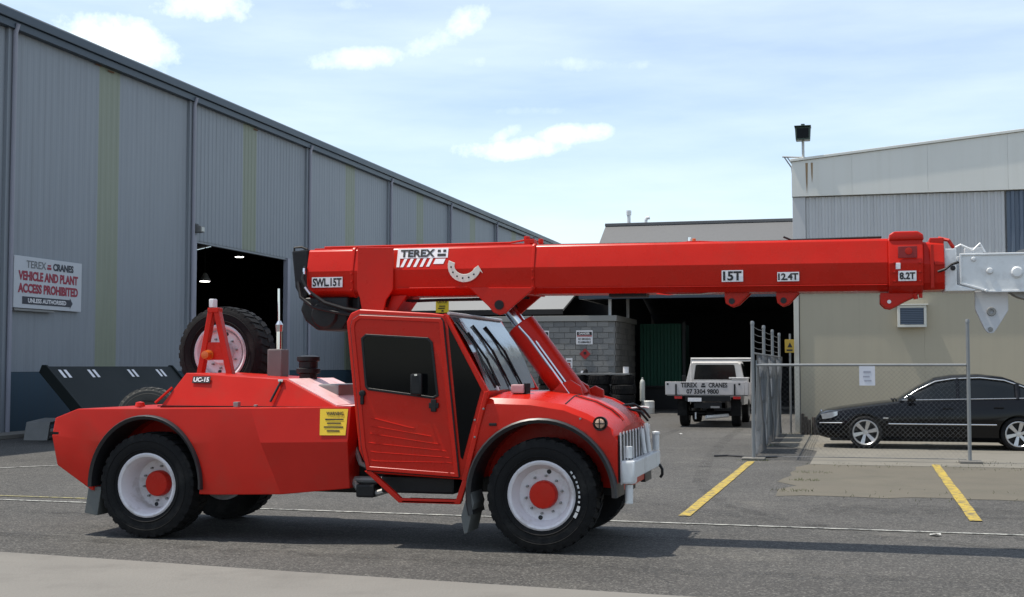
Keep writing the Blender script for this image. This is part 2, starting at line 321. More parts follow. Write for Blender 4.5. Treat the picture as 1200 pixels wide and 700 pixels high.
def tyre_mesh(ro, ri, wd, lugs, lug_d=.03, mat=rub, chevron=.35):
    h = wd/2; mb = MB()
    mb.lathe([(ri, -h*.78), (ri+.03, -h*.92), ((ri+ro)/2, -h*1.04), (ro-lug_d-.035, -h), (ro-lug_d, -h*.86), (ro-lug_d, h*.86), (ro-lug_d-.035, h), ((ri+ro)/2, h*1.04), (ri+.03, h*.92), (ri, h*.78)], 56)
    for r_ in (ri+.05, (ri+ro)/2+.02): mb.lathe([(r_, -h*1.01), (r_+.006, -h*1.06), (r_+.012, -h*1.01)], 56)
    for k in range(lugs):
        for sd_ in (-1, 1):
            t0 = 2*math.pi*(k+(.5 if sd_ > 0 else 0))/lugs; dt = 2*math.pi/lugs*.31; vs = []
            for (yy, sh, rr_) in ((0.03*wd, .0, ro), (h*.9, chevron, ro-.008), (h*1.0, chevron, ro-lug_d-.05)):
                for s2 in (-1, 1):
                    t = t0+s2*dt+sh*2*math.pi/lugs; vs.append((rr_*math.cos(t), sd_*yy, rr_*math.sin(t)))
            for (yy, sh, rr_) in ((0.03*wd, .0, ro-lug_d-.01), (h*.9, chevron, ro-lug_d-.01)):
                for s2 in (-1, 1):
                    t = t0+s2*dt+sh*2*math.pi/lugs; vs.append((rr_*math.cos(t), sd_*yy, rr_*math.sin(t)))
            mb.add(vs, [(0, 1, 3, 2), (2, 3, 5, 4), (0, 2, 8, 6), (1, 7, 9, 3), (0, 6, 7, 1), (2, 4, 8), (3, 9, 5)])
    return mb.mesh('tyre', mat, smooth=30)

# ------------------------------------------------------------------ left warehouse
clad = pm('grey_cladding', (.24, .262, .288), .5, var=.06, vscale=.35, streak=.55, dirt=(.19, .205, .222))
trans = pm('yellowed_skylight_sheet', (.228, .25, .188), .5, var=.12, vscale=.6, streak=.4, dirt=(.175, .2, .15))
plin = pm('teal_plinth', (.028, .058, .085), .6, var=.15, vscale=.8, streak=.3, dirt=(.04, .05, .055))
fasc = pm('navy_fascia', (.03, .048, .07), .4, var=.2, vscale=.5)
trimm = pm('grey_downpipe', (.29, .29, .34), .45, var=.1, vscale=1.5)
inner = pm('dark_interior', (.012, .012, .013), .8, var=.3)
rust = pm('rust_stain', (.16, .07, .035), .8, var=.3, vscale=8)
WX = -19.1
wh = thing('warehouse', 'long blue-grey corrugated warehouse with dark plinth and open doorway', 'warehouse', (0, 0, 0))
bays = [17.3, 25.9, 34.5, 43.1, 51.7, 60.3, 68.9, 77.5, 86.1]
for i in range(len(bays)-1):
    y0, y1 = bays[i]+.12, bays[i+1]-.12; s0 = (bays[i]+bays[i+1])/2-.5; s1 = s0+1.0
    z0 = 1.5
    if i == 2:
        s0 += -.25; s1 += -.25
        corr_x('wall_panel', clad, wh, WX, y0, s0, 5.45, 9.75, .25, .016); corr_x('wall_panel', clad, wh, WX, s1, y1, 5.45, 9.75, .25, .016); corr_x('skylight_sheet', trans, wh, WX, s0, s1, 5.45, 9.75, .25, .016)
        corr_x('wall_panel', clad, wh, WX, 41.55, y1, 1.5, 5.45)
        for (a, b) in ((34.62, 34.98), (41.55, 42.98)): box('plinth', plin, wh, WX-.05, WX+.03, a, b, 0, 1.49)
        box('door_jamb', trimm, wh, WX-.12, WX+.05, 34.62, 34.98, 1.5, 5.6); box('door_jamb', trimm, wh, WX-.12, WX+.05, 41.5, 41.72, 0, 5.44); box('lintel', clad, wh, WX-.15, WX-.01, 34.98, 41.5, 5.38, 5.75)
    else:
        corr_x('wall_panel', clad, wh, WX, y0, s0, z0, 9.75); corr_x('wall_panel', clad, wh, WX, s1, y1, z0, 9.75); corr_x('skylight_sheet', trans, wh, WX, s0, s1, z0, 9.75)
        box('plinth', plin, wh, WX-.05, WX+.03, y0, y1, 0, 1.49)
    yb = bays[i]
    dp = MB().box(WX-.06, WX+.09, yb-.12, yb+.12, 0, 9.7); dp.build('pilaster', clad, wh, .01)
    MB().tube([(WX+.15, yb+.05, .05), (WX+.15, yb+.05, 9.5), (WX+.22, yb+.05, 9.72)], .055, 10).build('downpipe', trimm, wh)
box('gutter', fasc, wh, WX-.1, WX+.26, 17.3, 86.1, 9.78, 9.99, .02)
box('fascia', fasc, wh, WX-.1, WX+.19, 17.3, 86.1, 9.60, 9.775, .006)
roofm = pm('grey_roof_sheet', (.24, .25, .26), .45, metal=.3, var=.1, vscale=.4)
MB().prism([(WX+.25, 9.97), (WX+.25, 10.02), (-34, 12.9), (-49, 10.02), (-49, 9.97), (-34, 12.82)], 17.2, 86.2).build('roof', roofm, wh, smooth=0)
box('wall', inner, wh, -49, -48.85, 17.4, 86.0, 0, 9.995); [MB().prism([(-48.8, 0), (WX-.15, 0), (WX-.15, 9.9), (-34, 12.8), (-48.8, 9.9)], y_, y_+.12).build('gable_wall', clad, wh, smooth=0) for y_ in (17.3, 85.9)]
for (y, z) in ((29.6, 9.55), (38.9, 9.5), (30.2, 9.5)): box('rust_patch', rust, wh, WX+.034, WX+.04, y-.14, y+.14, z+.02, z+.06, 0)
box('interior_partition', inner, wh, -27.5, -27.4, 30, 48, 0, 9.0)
lampe = pm('lit_lamp', (1, .97, .9), .4, emit=9)
for (x, y, z, lab) in ((-24.0, 47.6, 6.1, 'lit round lamp hanging high inside the warehouse'), (-22.0, 40.99, 4.64, 'lit round lamp hanging lower inside the warehouse doorway')):
    t = thing('pendant_lamp', lab, 'lamp', (x, y, z), 0, 'lamps inside the warehouse')
    MB().lathe([(.0, .32), (.06, .3), (.2, .06), (.22, 0), (.2, 0)], 20, ax='z').build('shade', steelg, t); MB().lathe([(0, -.02), (.17, -.01), (.18, .01), (0, .02)], 20, ax='z').build('bulb', lampe, t); MB().cyl((0, 0, .3), (0, 0, 9.9-z+(-x-19.1)*.18), .012, 6).build('cord', blk, t)
t = thing('wall_light', 'small black security light above the warehouse doorway corner', 'light', (WX+.05, 34.85, 5.8))
MB().box(0, .06, -.1, .1, -.14, .14).build('backplate', blk, t, .01); MB().prism([(.06, .12), (.26, .05), (.26, -.12), (.06, -.14)], -.12, .12).build('housing', steelg, t, .015)
box('lens', pm('lamp_lens', (.5, .5, .46), .2), t, .262, .27, -.09, .09, -.1, .03)
# the sign on the warehouse wall
sg = thing('wall_sign', 'white access prohibited sign board with red lettering and black arrow on warehouse', 'sign', (WX+.06, 27.52, 3.64))
box('board', pm('sign_board', (.50, .52, .55), .45, var=.08, vscale=2), sg, 0, .04, -1.38, 1.38, -.62, .62)
rw = (R(90), 0, R(90)); navy = pm('sign_ink', (.03, .035, .05), .5); sred = pm('sign_red', (.30, .02, .045), .5)
X = .046
text('TEREX', .25, pm('sign_grey_ink', (.17, .18, .19), .5), sg, (X, -.52, .44), rw, .004, .78); text('CRANES', .23, navy, sg, (X, .58, .44), rw, .01, .86)
MB().box(X-.002, X, -.09, .08, .36, .42).box(X-.002, X, -.07, .06, .44, .48).build('logo', sred, sg)
text('VEHICLE AND PLANT', .29, sred, sg, (X, 0, .16), rw, .013, 2.42); text('ACCESS PROHIBITED', .29, sred, sg, (X, 0, -.14), rw, .013, 2.44)
MB().prism([(-1.05, -.52), (.88, -.52), (.88, -.56), (1.0, -.43), (.88, -.30), (.88, -.34), (-1.05, -.34)], X-.002, X, 'x').build('arrow', navy, sg, smooth=0)
text('UNLESS AUTHORISED', .14, decal, sg, (X+.003, -.06, -.43), rw, .004, 1.55)
box('shelf_strip', steelg, sg, -.0, .07, -1.38, .2, -.69, -.64, 0)

# ------------------------------------------------------------------ right shed
beige = pm('beige_wall_panel', (.41, .362, .268), .7, var=.08, vscale=.6, streak=.3, dirt=(.35, .31, .23))
upcl = pm('weathered_grey_corrugated', (.52, .52, .515), .5, var=.1, vscale=.8, streak=.4, dirt=(.40, .395, .38))
fasw = pm('off_white_fascia', (.72, .71, .65), .6, var=.06, vscale=.7, streak=.25, dirt=(.6, .58, .5))
bluec = pm('blue_corrugated', (.11, .14, .185), .5, var=.1, vscale=.8, streak=.3)
rs = thing('factory_shed', 'beige walled shed with grey corrugated upper wall and off-white sloping fascia', 'shed')
SX0, SX1, SY = -1.25, 10.5, 32.0
for k in range(4):
    a = SX0+.12+k*2.9; b_ = a+2.9-.002
    box('wall_panel', beige, rs, a, b_, SY, SY+.1, .0, 3.40, .002)
box('corner_trim', pm('cream_trim', (.5, .48, .42), .5), rs, SX0-.02, SX0+.10, SY-.05, SY+.1, 0, 3.42)
box('ledge', pm('dark_ledge', (.10, .10, .095), .6), rs, SX0-.02, SX1, SY-.06, SY+.1, 3.425, 3.50)
corr_y('upper_wall', upcl, rs, SY-.0, SX0+.3, 3.62, 3.505, 5.76, .15, .022); corr_y('upper_wall', bluec, rs, SY, 3.66, SX1, 3.505, 5.76, .19, .045)
box('corner_flashing', upcl, rs, SX0-.02, SX0+.29, SY-.05, SY+.1, 3.51, 5.765)
top = lambda x: 6.68+(x+1.3)*.0945
fx = [SX0-.03, .15, 1.9, 3.7, 5.5, 7.5, SX1]
for a, b_ in zip(fx[:-1], fx[1:]):
    MB().prism([(a, 5.78), (b_-.003, 5.78), (b_-.003, top(b_)-.05), (a, top(a)-.05)], SY-.1, SY+.08).build('fascia_panel', fasw, rs, .001)
MB().prism([(SX0-.06, top(SX0)-.045), (SX1, top(SX1)-.045), (SX1, top(SX1)+.02), (SX0-.06, top(SX0)+.02)], SY-.14, SY+.15).build('roof_capping', fasw, rs, .01)
MB().prism([(SX0, 0), (SX1, 0), (SX1, top(SX1)-.06), (SX0, top(SX0)-.06)], SY+.11, 58).build('shed_body', upcl, rs, smooth=0)
for (x, w_, h_) in ((-.95, .06, .75), (-.82, .05, .5)):
    MB().prism([(x, 6.6), (x+w_, 6.6), (x+w_*.8, 6.6-h_*.7), (x+w_*.5, 6.6-h_), (x+w_*.2, 6.6-h_*.6)], SY-.104, SY-.101).build('rust_streak', pm('rust_run', (.30, .2, .11), .8, var=.3, vscale=9), rs, smooth=0)
ac = thing('air_conditioner', 'boxy window air conditioner with white casing on beige shed wall', 'air conditioner', (1.48, SY, 2.82))
cream = pm('cream_casing', (.62, .6, .53), .5, var=.06)
for (a, b_, c, d) in ((-.33, .33, .20, .26), (-.33, .33, -.26, -.20), (-.33, -.27, -.2, .2), (.27, .33, -.2, .2)): box('casing', cream, ac, a, b_, -.2, .0, c, d)
box('hood', cream, ac, -.37, .37, -.24, 0, .262, .29); box('grille_back', pm('ac_coil', (.05, .07, .1), .5, metal=.3), ac, -.268, .268, -.15, -.12, -.198, .198)
for k in range(9): box('louvre', pm('ac_louvre', (.10, .13, .18), .5), ac, -.266, .266, -.185, -.175, -.18+k*.043, -.155+k*.043, 0)
fl = thing('floodlight', 'boxy dark green floodlight on short pole at shed roof corner', 'floodlight', (-1.0, SY-.05, 6.7))
MB().cyl((0, 0, -.05), (0, 0, .5), .035, 10).build('pole', pm('pale_pole', (.5, .5, .47), .5), fl)
gdk = pm('dark_green_casing', (.035, .06, .045), .5, var=.2); MB().prism([(-.17, .46), (.17, .46), (.19, .78), (-.19, .78)], -.16, .16).build('housing', gdk, fl, .02)
box('visor', gdk, fl, -.2, .2, -.24, .17, .782, .80); box('lens', glass, fl, -.14, .14, -.166, -.161, .5, .74); MB().cyl((0, 0, .8), (0, 0, .87), .05, 10).build('cap', gdk, fl)
MB().tube([(-.5, 0, .08), (.05, 0, .04)], .02, 6).tube([(-.46, 0, .08), (-.28, 0, -.2), (-.26, 0, -.42)], .018, 6).tube([(-.38, 0, .06), (-.27, 0, -.1)], .015, 6).build('bracket', pm('bracket_steel', (.3, .3, .3), .5, metal=.4), fl)
ys = thing('warning_sign', 'small yellow warning sign on corner post of beige shed', 'sign', (-1.36, 31.7, 2.12))
box('plate', pm('faded_yellow', (.42, .27, .03), .6, var=.2, vscale=12), ys, -.12, .1, 0, .01, -.16, .16); MB().prism([(-.06, -.03), (.06, -.03), (0, .09)], -.006, -.002).build('symbol', ink, ys, smooth=0); box('text_bar', ink, ys, -.08, .06, -.005, -.002, -.12, -.08, 0)
MB().cyl((0, .03, -2.12), (0, .03, .3), .025, 8).build('post', steelg, ys)
for i, (dx, h) in enumerate(((0, .5), (.26, .42))):
    pl = thing('timber_offcut', ('taller', 'shorter')[i]+' bundle of dark timber offcuts against the beige shed corner', 'timber', (-.98+dx, 31.5, 0), .12*i, 'offcuts by the shed corner')
    for k in range(3): box('plank', pm('dark_timber', (.045, .035, .028), .8, var=.4, vscale=6), pl, -.12+k*.075, -.06+k*.075, -.2, .2+.05*k, 0.0, h-k*.07, .005)

# ------------------------------------------------------------------ middle sheds
grroof = pm('grey_metal_roof', (.125, .125, .125), .6, spec=.3, var=.06, vscale=.4, streak=.1)
leanr = pm('pale_roof_sheet', (.20, .20, .195), .6, var=.06, vscale=.5)
ms = thing('open_shed', 'dark open-fronted shed under a wide grey pitched roof', 'shed')
MB().prism([(44.8, 4.18), (50.0, 7.24), (62, 4.2), (62, 4.12), (50.0, 7.14), (44.8, 4.08)], -9.25, -1.3, 'x').build('roof', grroof, ms, smooth=0)
box('ridge_cap', grroof, ms, -9.27, -1.3, 49.85, 50.15, 7.18, 7.30, .02); box('gutter', fasc, ms, -9.25, -1.3, 44.62, 44.79, 4.02, 4.17, .02)
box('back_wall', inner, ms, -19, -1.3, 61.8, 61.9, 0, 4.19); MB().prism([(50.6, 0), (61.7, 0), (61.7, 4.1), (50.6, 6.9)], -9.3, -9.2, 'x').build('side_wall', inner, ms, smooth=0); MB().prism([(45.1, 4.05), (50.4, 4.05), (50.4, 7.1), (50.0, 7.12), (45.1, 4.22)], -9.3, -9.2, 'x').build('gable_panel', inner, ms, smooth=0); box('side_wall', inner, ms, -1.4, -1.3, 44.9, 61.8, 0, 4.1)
MB().cyl((-8.33, 50, 7.2), (-8.33, 50, 7.62), .07, 12).cyl((-8.33, 50, 7.62), (-8.33, 50, 7.8), .1, 12).build('flue', galv, ms)
MB().cyl((-7.65, 50, 7.2), (-7.65, 50, 7.4), .06, 12).tube([(-7.65, 50, 7.4), (-7.62, 50, 7.48), (-7.5, 50, 7.5)], .07, 10).build('flue', galv, ms)
lt = thing('lean_to', 'low pale lean-to roof between the warehouse and concrete block store', 'lean-to')
MB().prism([(46.8, 3.78), (52.2, 5.4), (52.2, 5.32), (46.8, 3.70)], -18.9, -10.3, 'x').build('roof', leanr, lt, smooth=0)
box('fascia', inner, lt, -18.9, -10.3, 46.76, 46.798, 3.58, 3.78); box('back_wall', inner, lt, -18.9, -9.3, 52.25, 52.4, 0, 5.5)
for x in (-18.6, -15.6): box('post', steelg, lt, x-.06, x+.06, 46.9, 47.02, 0, 3.7)
y2 = thing('notice_board', 'square yellow notice hung on the lean-to eave beneath the boom', 'sign', (-14.95, 46.5, 3.95))
box('plate', yel, y2, -.26, .26, 0, .012, -.27, .27); text('CAUTION', .12, ink, y2, (0, -.004, .14), bold=.004, width=.4)
MB().box(-.12, .12, -.004, -.002, -.04, 0).box(-.16, .1, -.004, -.002, -.12, -.08).box(-.03, .05, -.004, -.002, -.24, -.17).build('print', ink, y2, smooth=0)
# block store
blkm = [pm('concrete_block_%d' % i, c, .85, var=.14, vscale=5, bump=.4, bscale=30) for i, c in enumerate(((.235, .232, .222), (.19, .19, .185), (.248, .244, .232)))]
bs = thing('block_store', 'grey concrete block store room with danger signs beside the open shed', 'store room')
BX0, BX1, BY0, BY1, BH = -12.75, -8.0, 45.0, 49.5, 3.25
box('mortar_core', pm('mortar', (.195, .195, .187), .9), bs, BX0+.02, BX1-.02, BY0+.025, BY1-.02, 0, BH-.01, 0)
bl = [MB().box(-.1925, .1925, -.012, .06, -.0925, .0925).mesh('block', m_, .006, 1) for m_ in blkm]
rb = random.Random(5)
for r in range(16):
    z = .1+r*.203; off = .2 if r % 2 else 0
    for c in range(13):
        x = BX0+.2+c*.4+off-.1
        if x > BX1-.15 or z > BH-.08: continue
        link('block', bl[rb.randrange(3)], bs, (x, BY0+.012-rb.random()*.004, z))
    for c in range(11):
        y = BY0+.25+c*.4+off
        if y > BY1-.2 or z > BH-.08: continue
        link('block', bl[rb.randrange(3)], bs, (BX1-.012, y, z), (0, 0, R(90)))
box('roof_slab', pm('bond_beam', (.30, .295, .275), .8, var=.1), bs, BX0-.05, BX1+.05, BY0-.05, BY1, BH, 3.45, .01)
for x, hh, mt in ((-8.25, 4.4, galv), (-7.75, 4.4, steelg)): MB().cyl((x, BY0+.3 if x < -8 else BY0+1.2, 3.4), (x, BY0+.3 if x < -8 else BY0+1.2, hh), .06, 10).build('vent_pipe', mt, bs)
def dangersign(x, z, lab):
    s_ = thing('danger_sign', lab, 'sign', (x, BY0-.02, z))
    box('plate', decal, s_, -.3, .3, -.012, 0, -.25, .25, 0); box('header', ink, s_, -.27, .27, -.016, -.013, .08, .2, 0); box('header_stripe', pm('sign_bright_red', (.4, .02, .02), .5), s_, -.27, .27, -.016, -.013, .03, .07, 0)
    text('DANGER', .1, decal, s_, (0, -.019, .14), bold=.003, width=.4); text('NO SMOKING', .1, ink, s_, (0, -.0155, -.06), bold=.003, width=.46); text('FLAMMABLE', .1, ink, s_, (0, -.0155, -.17), bold=.003, width=.46)
dangersign(-9.12, 2.67, 'white danger sign on block store above the tyre stacks'); dangersign(-10.72, 2.67, 'white danger sign on block store behind the red lifting cylinder')
for x, lab in ((-9.1, 'red diamond hazard placard below the danger sign over the tyre stacks'), (-10.18, 'red diamond hazard placard beside the red lifting cylinder')):
    d_ = thing('hazard_placard', lab, 'placard', (x, BY0-.02, 2.08)); MB().prism([(0, -.2), (.2, 0), (0, .2), (-.2, 0)], -.012, 0).build('plate', pm('placard_red', (.33, .02, .02), .5), d_, smooth=0); box('mark', ink, d_, -.05, .05, -.015, -.013, -.02, .08, 0)
nt = thing('paper_notice', 'small white paper notice pinned on block store between the placards', 'notice', (-9.68, BY0-.02, 1.75)); box('sheet', decal, nt, -.12, .12, -.008, 0, -.18, .18, 0); MB().box(-.08, .08, -.010, -.0085, .06, .1).box(-.08, .05, -.010, -.0085, -.04, 0).box(-.06, .08, -.010, -.0085, -.12, -.09).build('print', ink, nt, smooth=0)
# pile of wrapped bundles in front of the store
tarp = pm('black_tarpaulin', (.014, .015, .018), .5, var=.3, vscale=3, bump=.6, bscale=6)
T_ST = tyre_mesh(.45, .25, .32, 28, .018)
rt = random.Random(9)
for k, x in enumerate((-10.15, -9.3, -8.45, -7.6)):
    for lv in range(4):
        e = thing('stacked_wheel', ('bottom', 'second lowest', 'third lowest', 'top')[lv]+' black tyre in the '+('fourth stack from', 'third stack from', 'second stack from', 'stack beside')[k]+' the pale gas cylinder', 'tyre', (x+rt.uniform(-.05, .05), 44.1+rt.uniform(-.05, .05), .165+lv*.335), rt.uniform(0, 6), 'tyres stacked before the block store')
        link('tyre', T_ST, e, rot=(R(90), 0, 0))
tag(box('plank', steelg, None, -10.5, -7.3, 43.75, 44.4, 1.345, 1.40), 'weathered grey board lying on top of the tyre stacks', 'board')
hb = thing('paint_tin', 'small white tin standing on the end of the grey board', 'tin', (-7.45, 43.95, 1.40)); MB().lathe([(0, 0), (.1, 0), (.1, .2), (.108, .2), (.108, .22), (.0, .215)], 20, ax='z').build('body', decal, hb)
ho = thing('work_lamp', 'small dark lamp with pale lens lying on the grey board', 'lamp', (-8.9, 43.95, 1.40)); MB().lathe([(0, 0), (.12, 0), (.1, .1), (.05, .14), (0, .15)], 16, ax='z').build('base', blk, ho); MB().lathe([(0, 0), (.06, 0), (.05, .04), (0, .05)], 12, (-.07, -.1, .03), ax='y').build('lens', decal, ho)
gp = thing('gas_bottle', 'tall pale gas cylinder standing beside the tyre stacks', 'cylinder', (-6.98, 44.6, 0)); MB().lathe([(0, .42), (.085, .42), (.09, .45), (.09, 1.05), (.07, 1.14), (.03, 1.18), (.03, 1.24), (0, 1.25)], 20, ax='z').build('body', pm('pale_cylinder', (.42, .44, .42), .5), gp)
MB().lathe([(0, 0), (.2, 0), (.2, .06), (.05, .1), (.05, .43), (0, .43)], 20, ax='z').build('stand', steelg, gp)
wb = thing('white_drum', 'small scuffed white drum on the ground by the gas cylinder', 'drum', (-6.7, 44.2, 0)); MB().lathe([(0, 0), (.19, 0), (.2, .02), (.2, .2), (.205, .21), (.2, .22), (.2, .42), (.17, .45), (0, .45)], 24, ax='z').build('body', pm('white_plastic', (.5, .5, .48), .5, dirt=(.2, .2, .18), dscale=5), wb)
gs = thing('green_container', 'tall dark green steel container inside the open shed', 'container', (0, 0, 0)); grn = pm('green_steel', (.008, .06, .038), .6, spec=.3, var=.15, vscale=1)
GX0, GX1, GY = -7.75, -6.15, 49.0
box('base', blk, gs, GX0, GX1, GY+.05, GY+2.4, 0, .9); corr_y('front_panel', grn, gs, GY, GX0, GX1, .9, 3.25, .25, .04); box('shell', grn, gs, GX0, GX1, GY+.01, GY+2.4, .9, 3.27, 0); box('rail', blk, gs, GX0-.05, GX1+.05, GY-.1, GY-.05, .82, .9)
box('post', blk, gs, GX1+.04, GX1+.16, GY-.1, GY+.02, 0, 3.35)

# ------------------------------------------------------------------ fence
gal = pm('galvanised_pipe', (.22, .23, .235), .5, metal=.3, var=.15, vscale=5); wire = pm('galvanised_wire', (.15, .155, .16), .6, metal=.2, var=.15, vscale=20)
def chain(name, parent, a, b, z0, z1, pitch=.075, r=.0022, sag=.0):
    """diamond mesh between two ground points"""
    A = Vector((*a, 0)); B = Vector((*b, 0)); Ln = (B-A).length; d = (B-A).normalized(); nrm = Vector((-d.y, d.x, 0)); H = z1-z0; mb = MB()
    k = -int(H/pitch)-1
    while k*pitch < Ln:
        for sgn in (1, -1):
            s0, s1 = k*pitch, k*pitch+H; lo, hi = max(0, s0), min(Ln, s1)
            if hi-lo < .02: continue
            def Z(s): return z0+(s-s0) if sgn > 0 else z1-(s-s0)
            n = max(2, int((hi-lo)/.4)); pts = []
            for i in range(n+1):
                s = lo+(hi-lo)*i/n; bow = sag*math.sin(s*2.1+Z(s)*2.7); pts.append(A+d*s+nrm*(sgn*r+bow)+Vector((0, 0, Z(s))))
            mb.tube(pts, r, 4)
        k += 1
    o = mb.build(name, wire, parent, smooth=60); o['kind'] = 'stuff'; return o
FX, FY = -1.62, 22.8
f1 = thing('chain_fence', 'chain wire fence with tall posts and barbed wire running back to the shed', 'fence')
def post(parent, x, y, h): return MB().lathe([(0, 0), (.031, 0), (.031, h-.02), (.036, h-.02), (.036, h+.01), (.03, h+.04), (0, h+.045)], 14, (x, y, 0), ax='z').build('post', gal, parent)
for y, h in ((FY, 2.38), (25.9, 2.4), (28.9, 2.4), (31.8, 2.4)): post(f1, FX, y, h)
for z in (1.98, 2.1, 2.22, 2.34): MB().tube([(FX, FY+(31.8-FY)*i/12, z-.03*math.sin(math.pi*((i/4) % 1))) for i in range(13)], .006, 5).build('barbed_wire', wire, f1)
chain('wire_mesh', f1, (FX+.04, FY+.05), (FX+.04, 31.8), .04, 1.86, .07, .0019, .03)
MB().tube([(FX, FY, 1.86), (FX, 31.8, 1.86)], .016, 8).build('top_rail', gal, f1)
scr = pm('fence_screen', (.26, .30, .32), .6, var=.35, vscale=1.5, metal=.3)
for k in range(4):
    y0 = FY+1.6+k*1.9; MB().rings([[(FX-.06+.025*math.sin(i*1.3+k), y0+i*.115, z) for i in range(14)] for z in (.12, 1.74-.03*k)], closed=False).build('screen_sheet', scr, f1, smooth=60)
f2 = thing('gate_fence', 'front chain wire fence panel with single rail before the black sedan', 'fence')
post(f2, 1.95, FY, 2.38); MB().tube([(FX+.06, FY, 1.65), (1.92, FY, 1.65)], .024, 10).build('rail', gal, f2)
chain('wire_mesh', f2, (FX+.05, FY+.03), (1.93, FY+.03), .05, 1.64, .085, .0010, .015)
MB().tube([(FX+.06, FY+.04, .06), (1.9, FY+.04, .07)], .006, 5).build('tension_wire', wire, f2)
box('footing', conc, f2, 1.78, 2.14, FY-.16, FY+.16, 0, .05, .015); box('footing', conc, f1, FX-.2, FX+.2, FY-.16, FY+.16, 0, .04, .015)
pn = thing('fence_notice', 'white notice sheet tied below the fence rail left of the sedan', 'notice', (.31, FY-.03, 1.47)); box('sheet', pm('paper_white', (.62, .63, .68), .6), pn, -.13, .13, 0, .006, -.17, .16, 0)
MB().box(-.06, .06, -.003, -.001, .04, .08).box(-.07, .04, -.003, -.001, -.03, -.005).box(-.05, .07, -.003, -.001, -.1, -.075).build('print', pm('faint_print', (.35, .36, .42), .6), pn, smooth=0)

# ------------------------------------------------------------------ wheels
T_BIG = tyre_mesh(.5, .285, .36, 34, .015)
def big_wheel(parent, loc, rz, deep, hubmat=red, marks=True):
    """outer face is local -y"""
    e = .02-.16
    rim = MB().lathe([(.30, -.155), (.305, -.165), (.29, -.175), (.27, -.165), (.262, -.14), (.245, -.10), (.238, deep-.03), (.225, deep), (.10, deep+.012), (0, deep+.012), ], 56).lathe([(.29, .16), (.27, .13), (.24, .1), (.23, deep+.02), (0, deep+.02)], 40)
    o = rim.build('wheel', whp, parent, loc=loc, rot=(0, 0, rz), smooth=28)
    link('tyre', T_BIG, o)
    MB().lathe([(0, deep-.075), (.112, deep-.07), (.122, deep-.055), (.125, deep+.01)], 32).build('hub_cap', hubmat, o)
    nb = MB()
    for k in range(10):
        a = 2*math.pi*k/10+.2; x, z = .165*math.cos(a), .165*math.sin(a); nb.lathe([(0, deep-.028), (.011, deep-.026), (.012, deep+.012)], 6, (x, 0, z))
    nb.build('wheel_nuts', steelg, o)['kind'] = 'stuff'
    for a in (1.35, 4.55): MB().lathe([(0, deep-.004), (.02, deep-.003), (.02, deep+.01)], 12, (.205*math.cos(a), 0, .205*math.sin(a))).build('hand_hole', ink, o)
    return o

# ------------------------------------------------------------------ the crane
CR = thing('mobile_crane', 'red articulated pick and carry crane with long boom over its cab', 'crane', (-2.6, 11.85, 0))
# wheels
big_wheel(CR, (0, -.77, .5), 0, -.055); w_r = big_wheel(CR, (-3.84, -.77, .5), 0, .08); big_wheel(CR, (0, .77, .5), math.pi, -.055); big_wheel(CR, (-3.84, .77, .5), math.pi, .08)
tl = pm('white_tyre_lettering', (.5, .5, .5), .7); mbl = MB()
for k, (a0, a1) in enumerate(((35, 39), (27, 32), (20, 23), (12, 17), (5, 8), (-2, 2), (-9, -6), (-21, -13), (-31, -23))):
    r0, r1 = (.335, .352) if k < 7 else (.335, .362); vs = []
    for a in (a0, (a0+a1)/2, a1): vs += [(r0*math.cos(R(a)), -.1925, r0*math.sin(R(a))), (r1*math.cos(R(a)), -.1945, r1*math.sin(R(a)))]
    mbl.add(vs, [(0, 1, 3, 2), (2, 3, 5, 4)])
mbl.build('tyre_lettering', tl, CR, loc=(0, -.77, .5), smooth=0)
# chassis and axles
MB().box(-4.4, -1.9, -.34, .34, .42, .82).box(-1.75, .62, -.36, .36, .46, .86).build('chassis', blk, CR, .015)
MB().cyl((0, -.62, .5), (0, .62, .5), .11, 18).cyl((-3.84, -.62, .5), (-3.84, .62, .5), .11, 18).build('axle', blk, CR)
MB().cyl((-1.84, 0, .4), (-1.84, 0, 1.2), .16, 18).box(-2.0, -1.6, -.5, .5, .55, 1.15).build('articulation_joint', blk, CR, .02)
MB().tube([(-1.95, -.6, .62), (-1.8, -.68, .5), (-1.6, -.7, .46), (-1.4, -.66, .52)], .03, 8).tube([(-1.9, -.55, .9), (-1.8, -.62, .72), (-1.66, -.6, .66)], .025, 8).cyl((-2.0, -.62, .57), (-1.0, -.55, .57), .035, 10).build('steering_ram', steelg, CR)
MB().box(-1.55, -.85, -.75, -.35, .47, .62).box(-1.8, -1.62, -.75, -.45, .42, .54).build('fuel_tank', blk, CR, .02)
for k in range(3): MB().tube([(-1.9, -.5+.12*k, 1.0), (-1.78, -.62+.1*k, .85+.05*k), (-1.68, -.5+.1*k, .95)], .018, 6).build('hose', blk, CR)
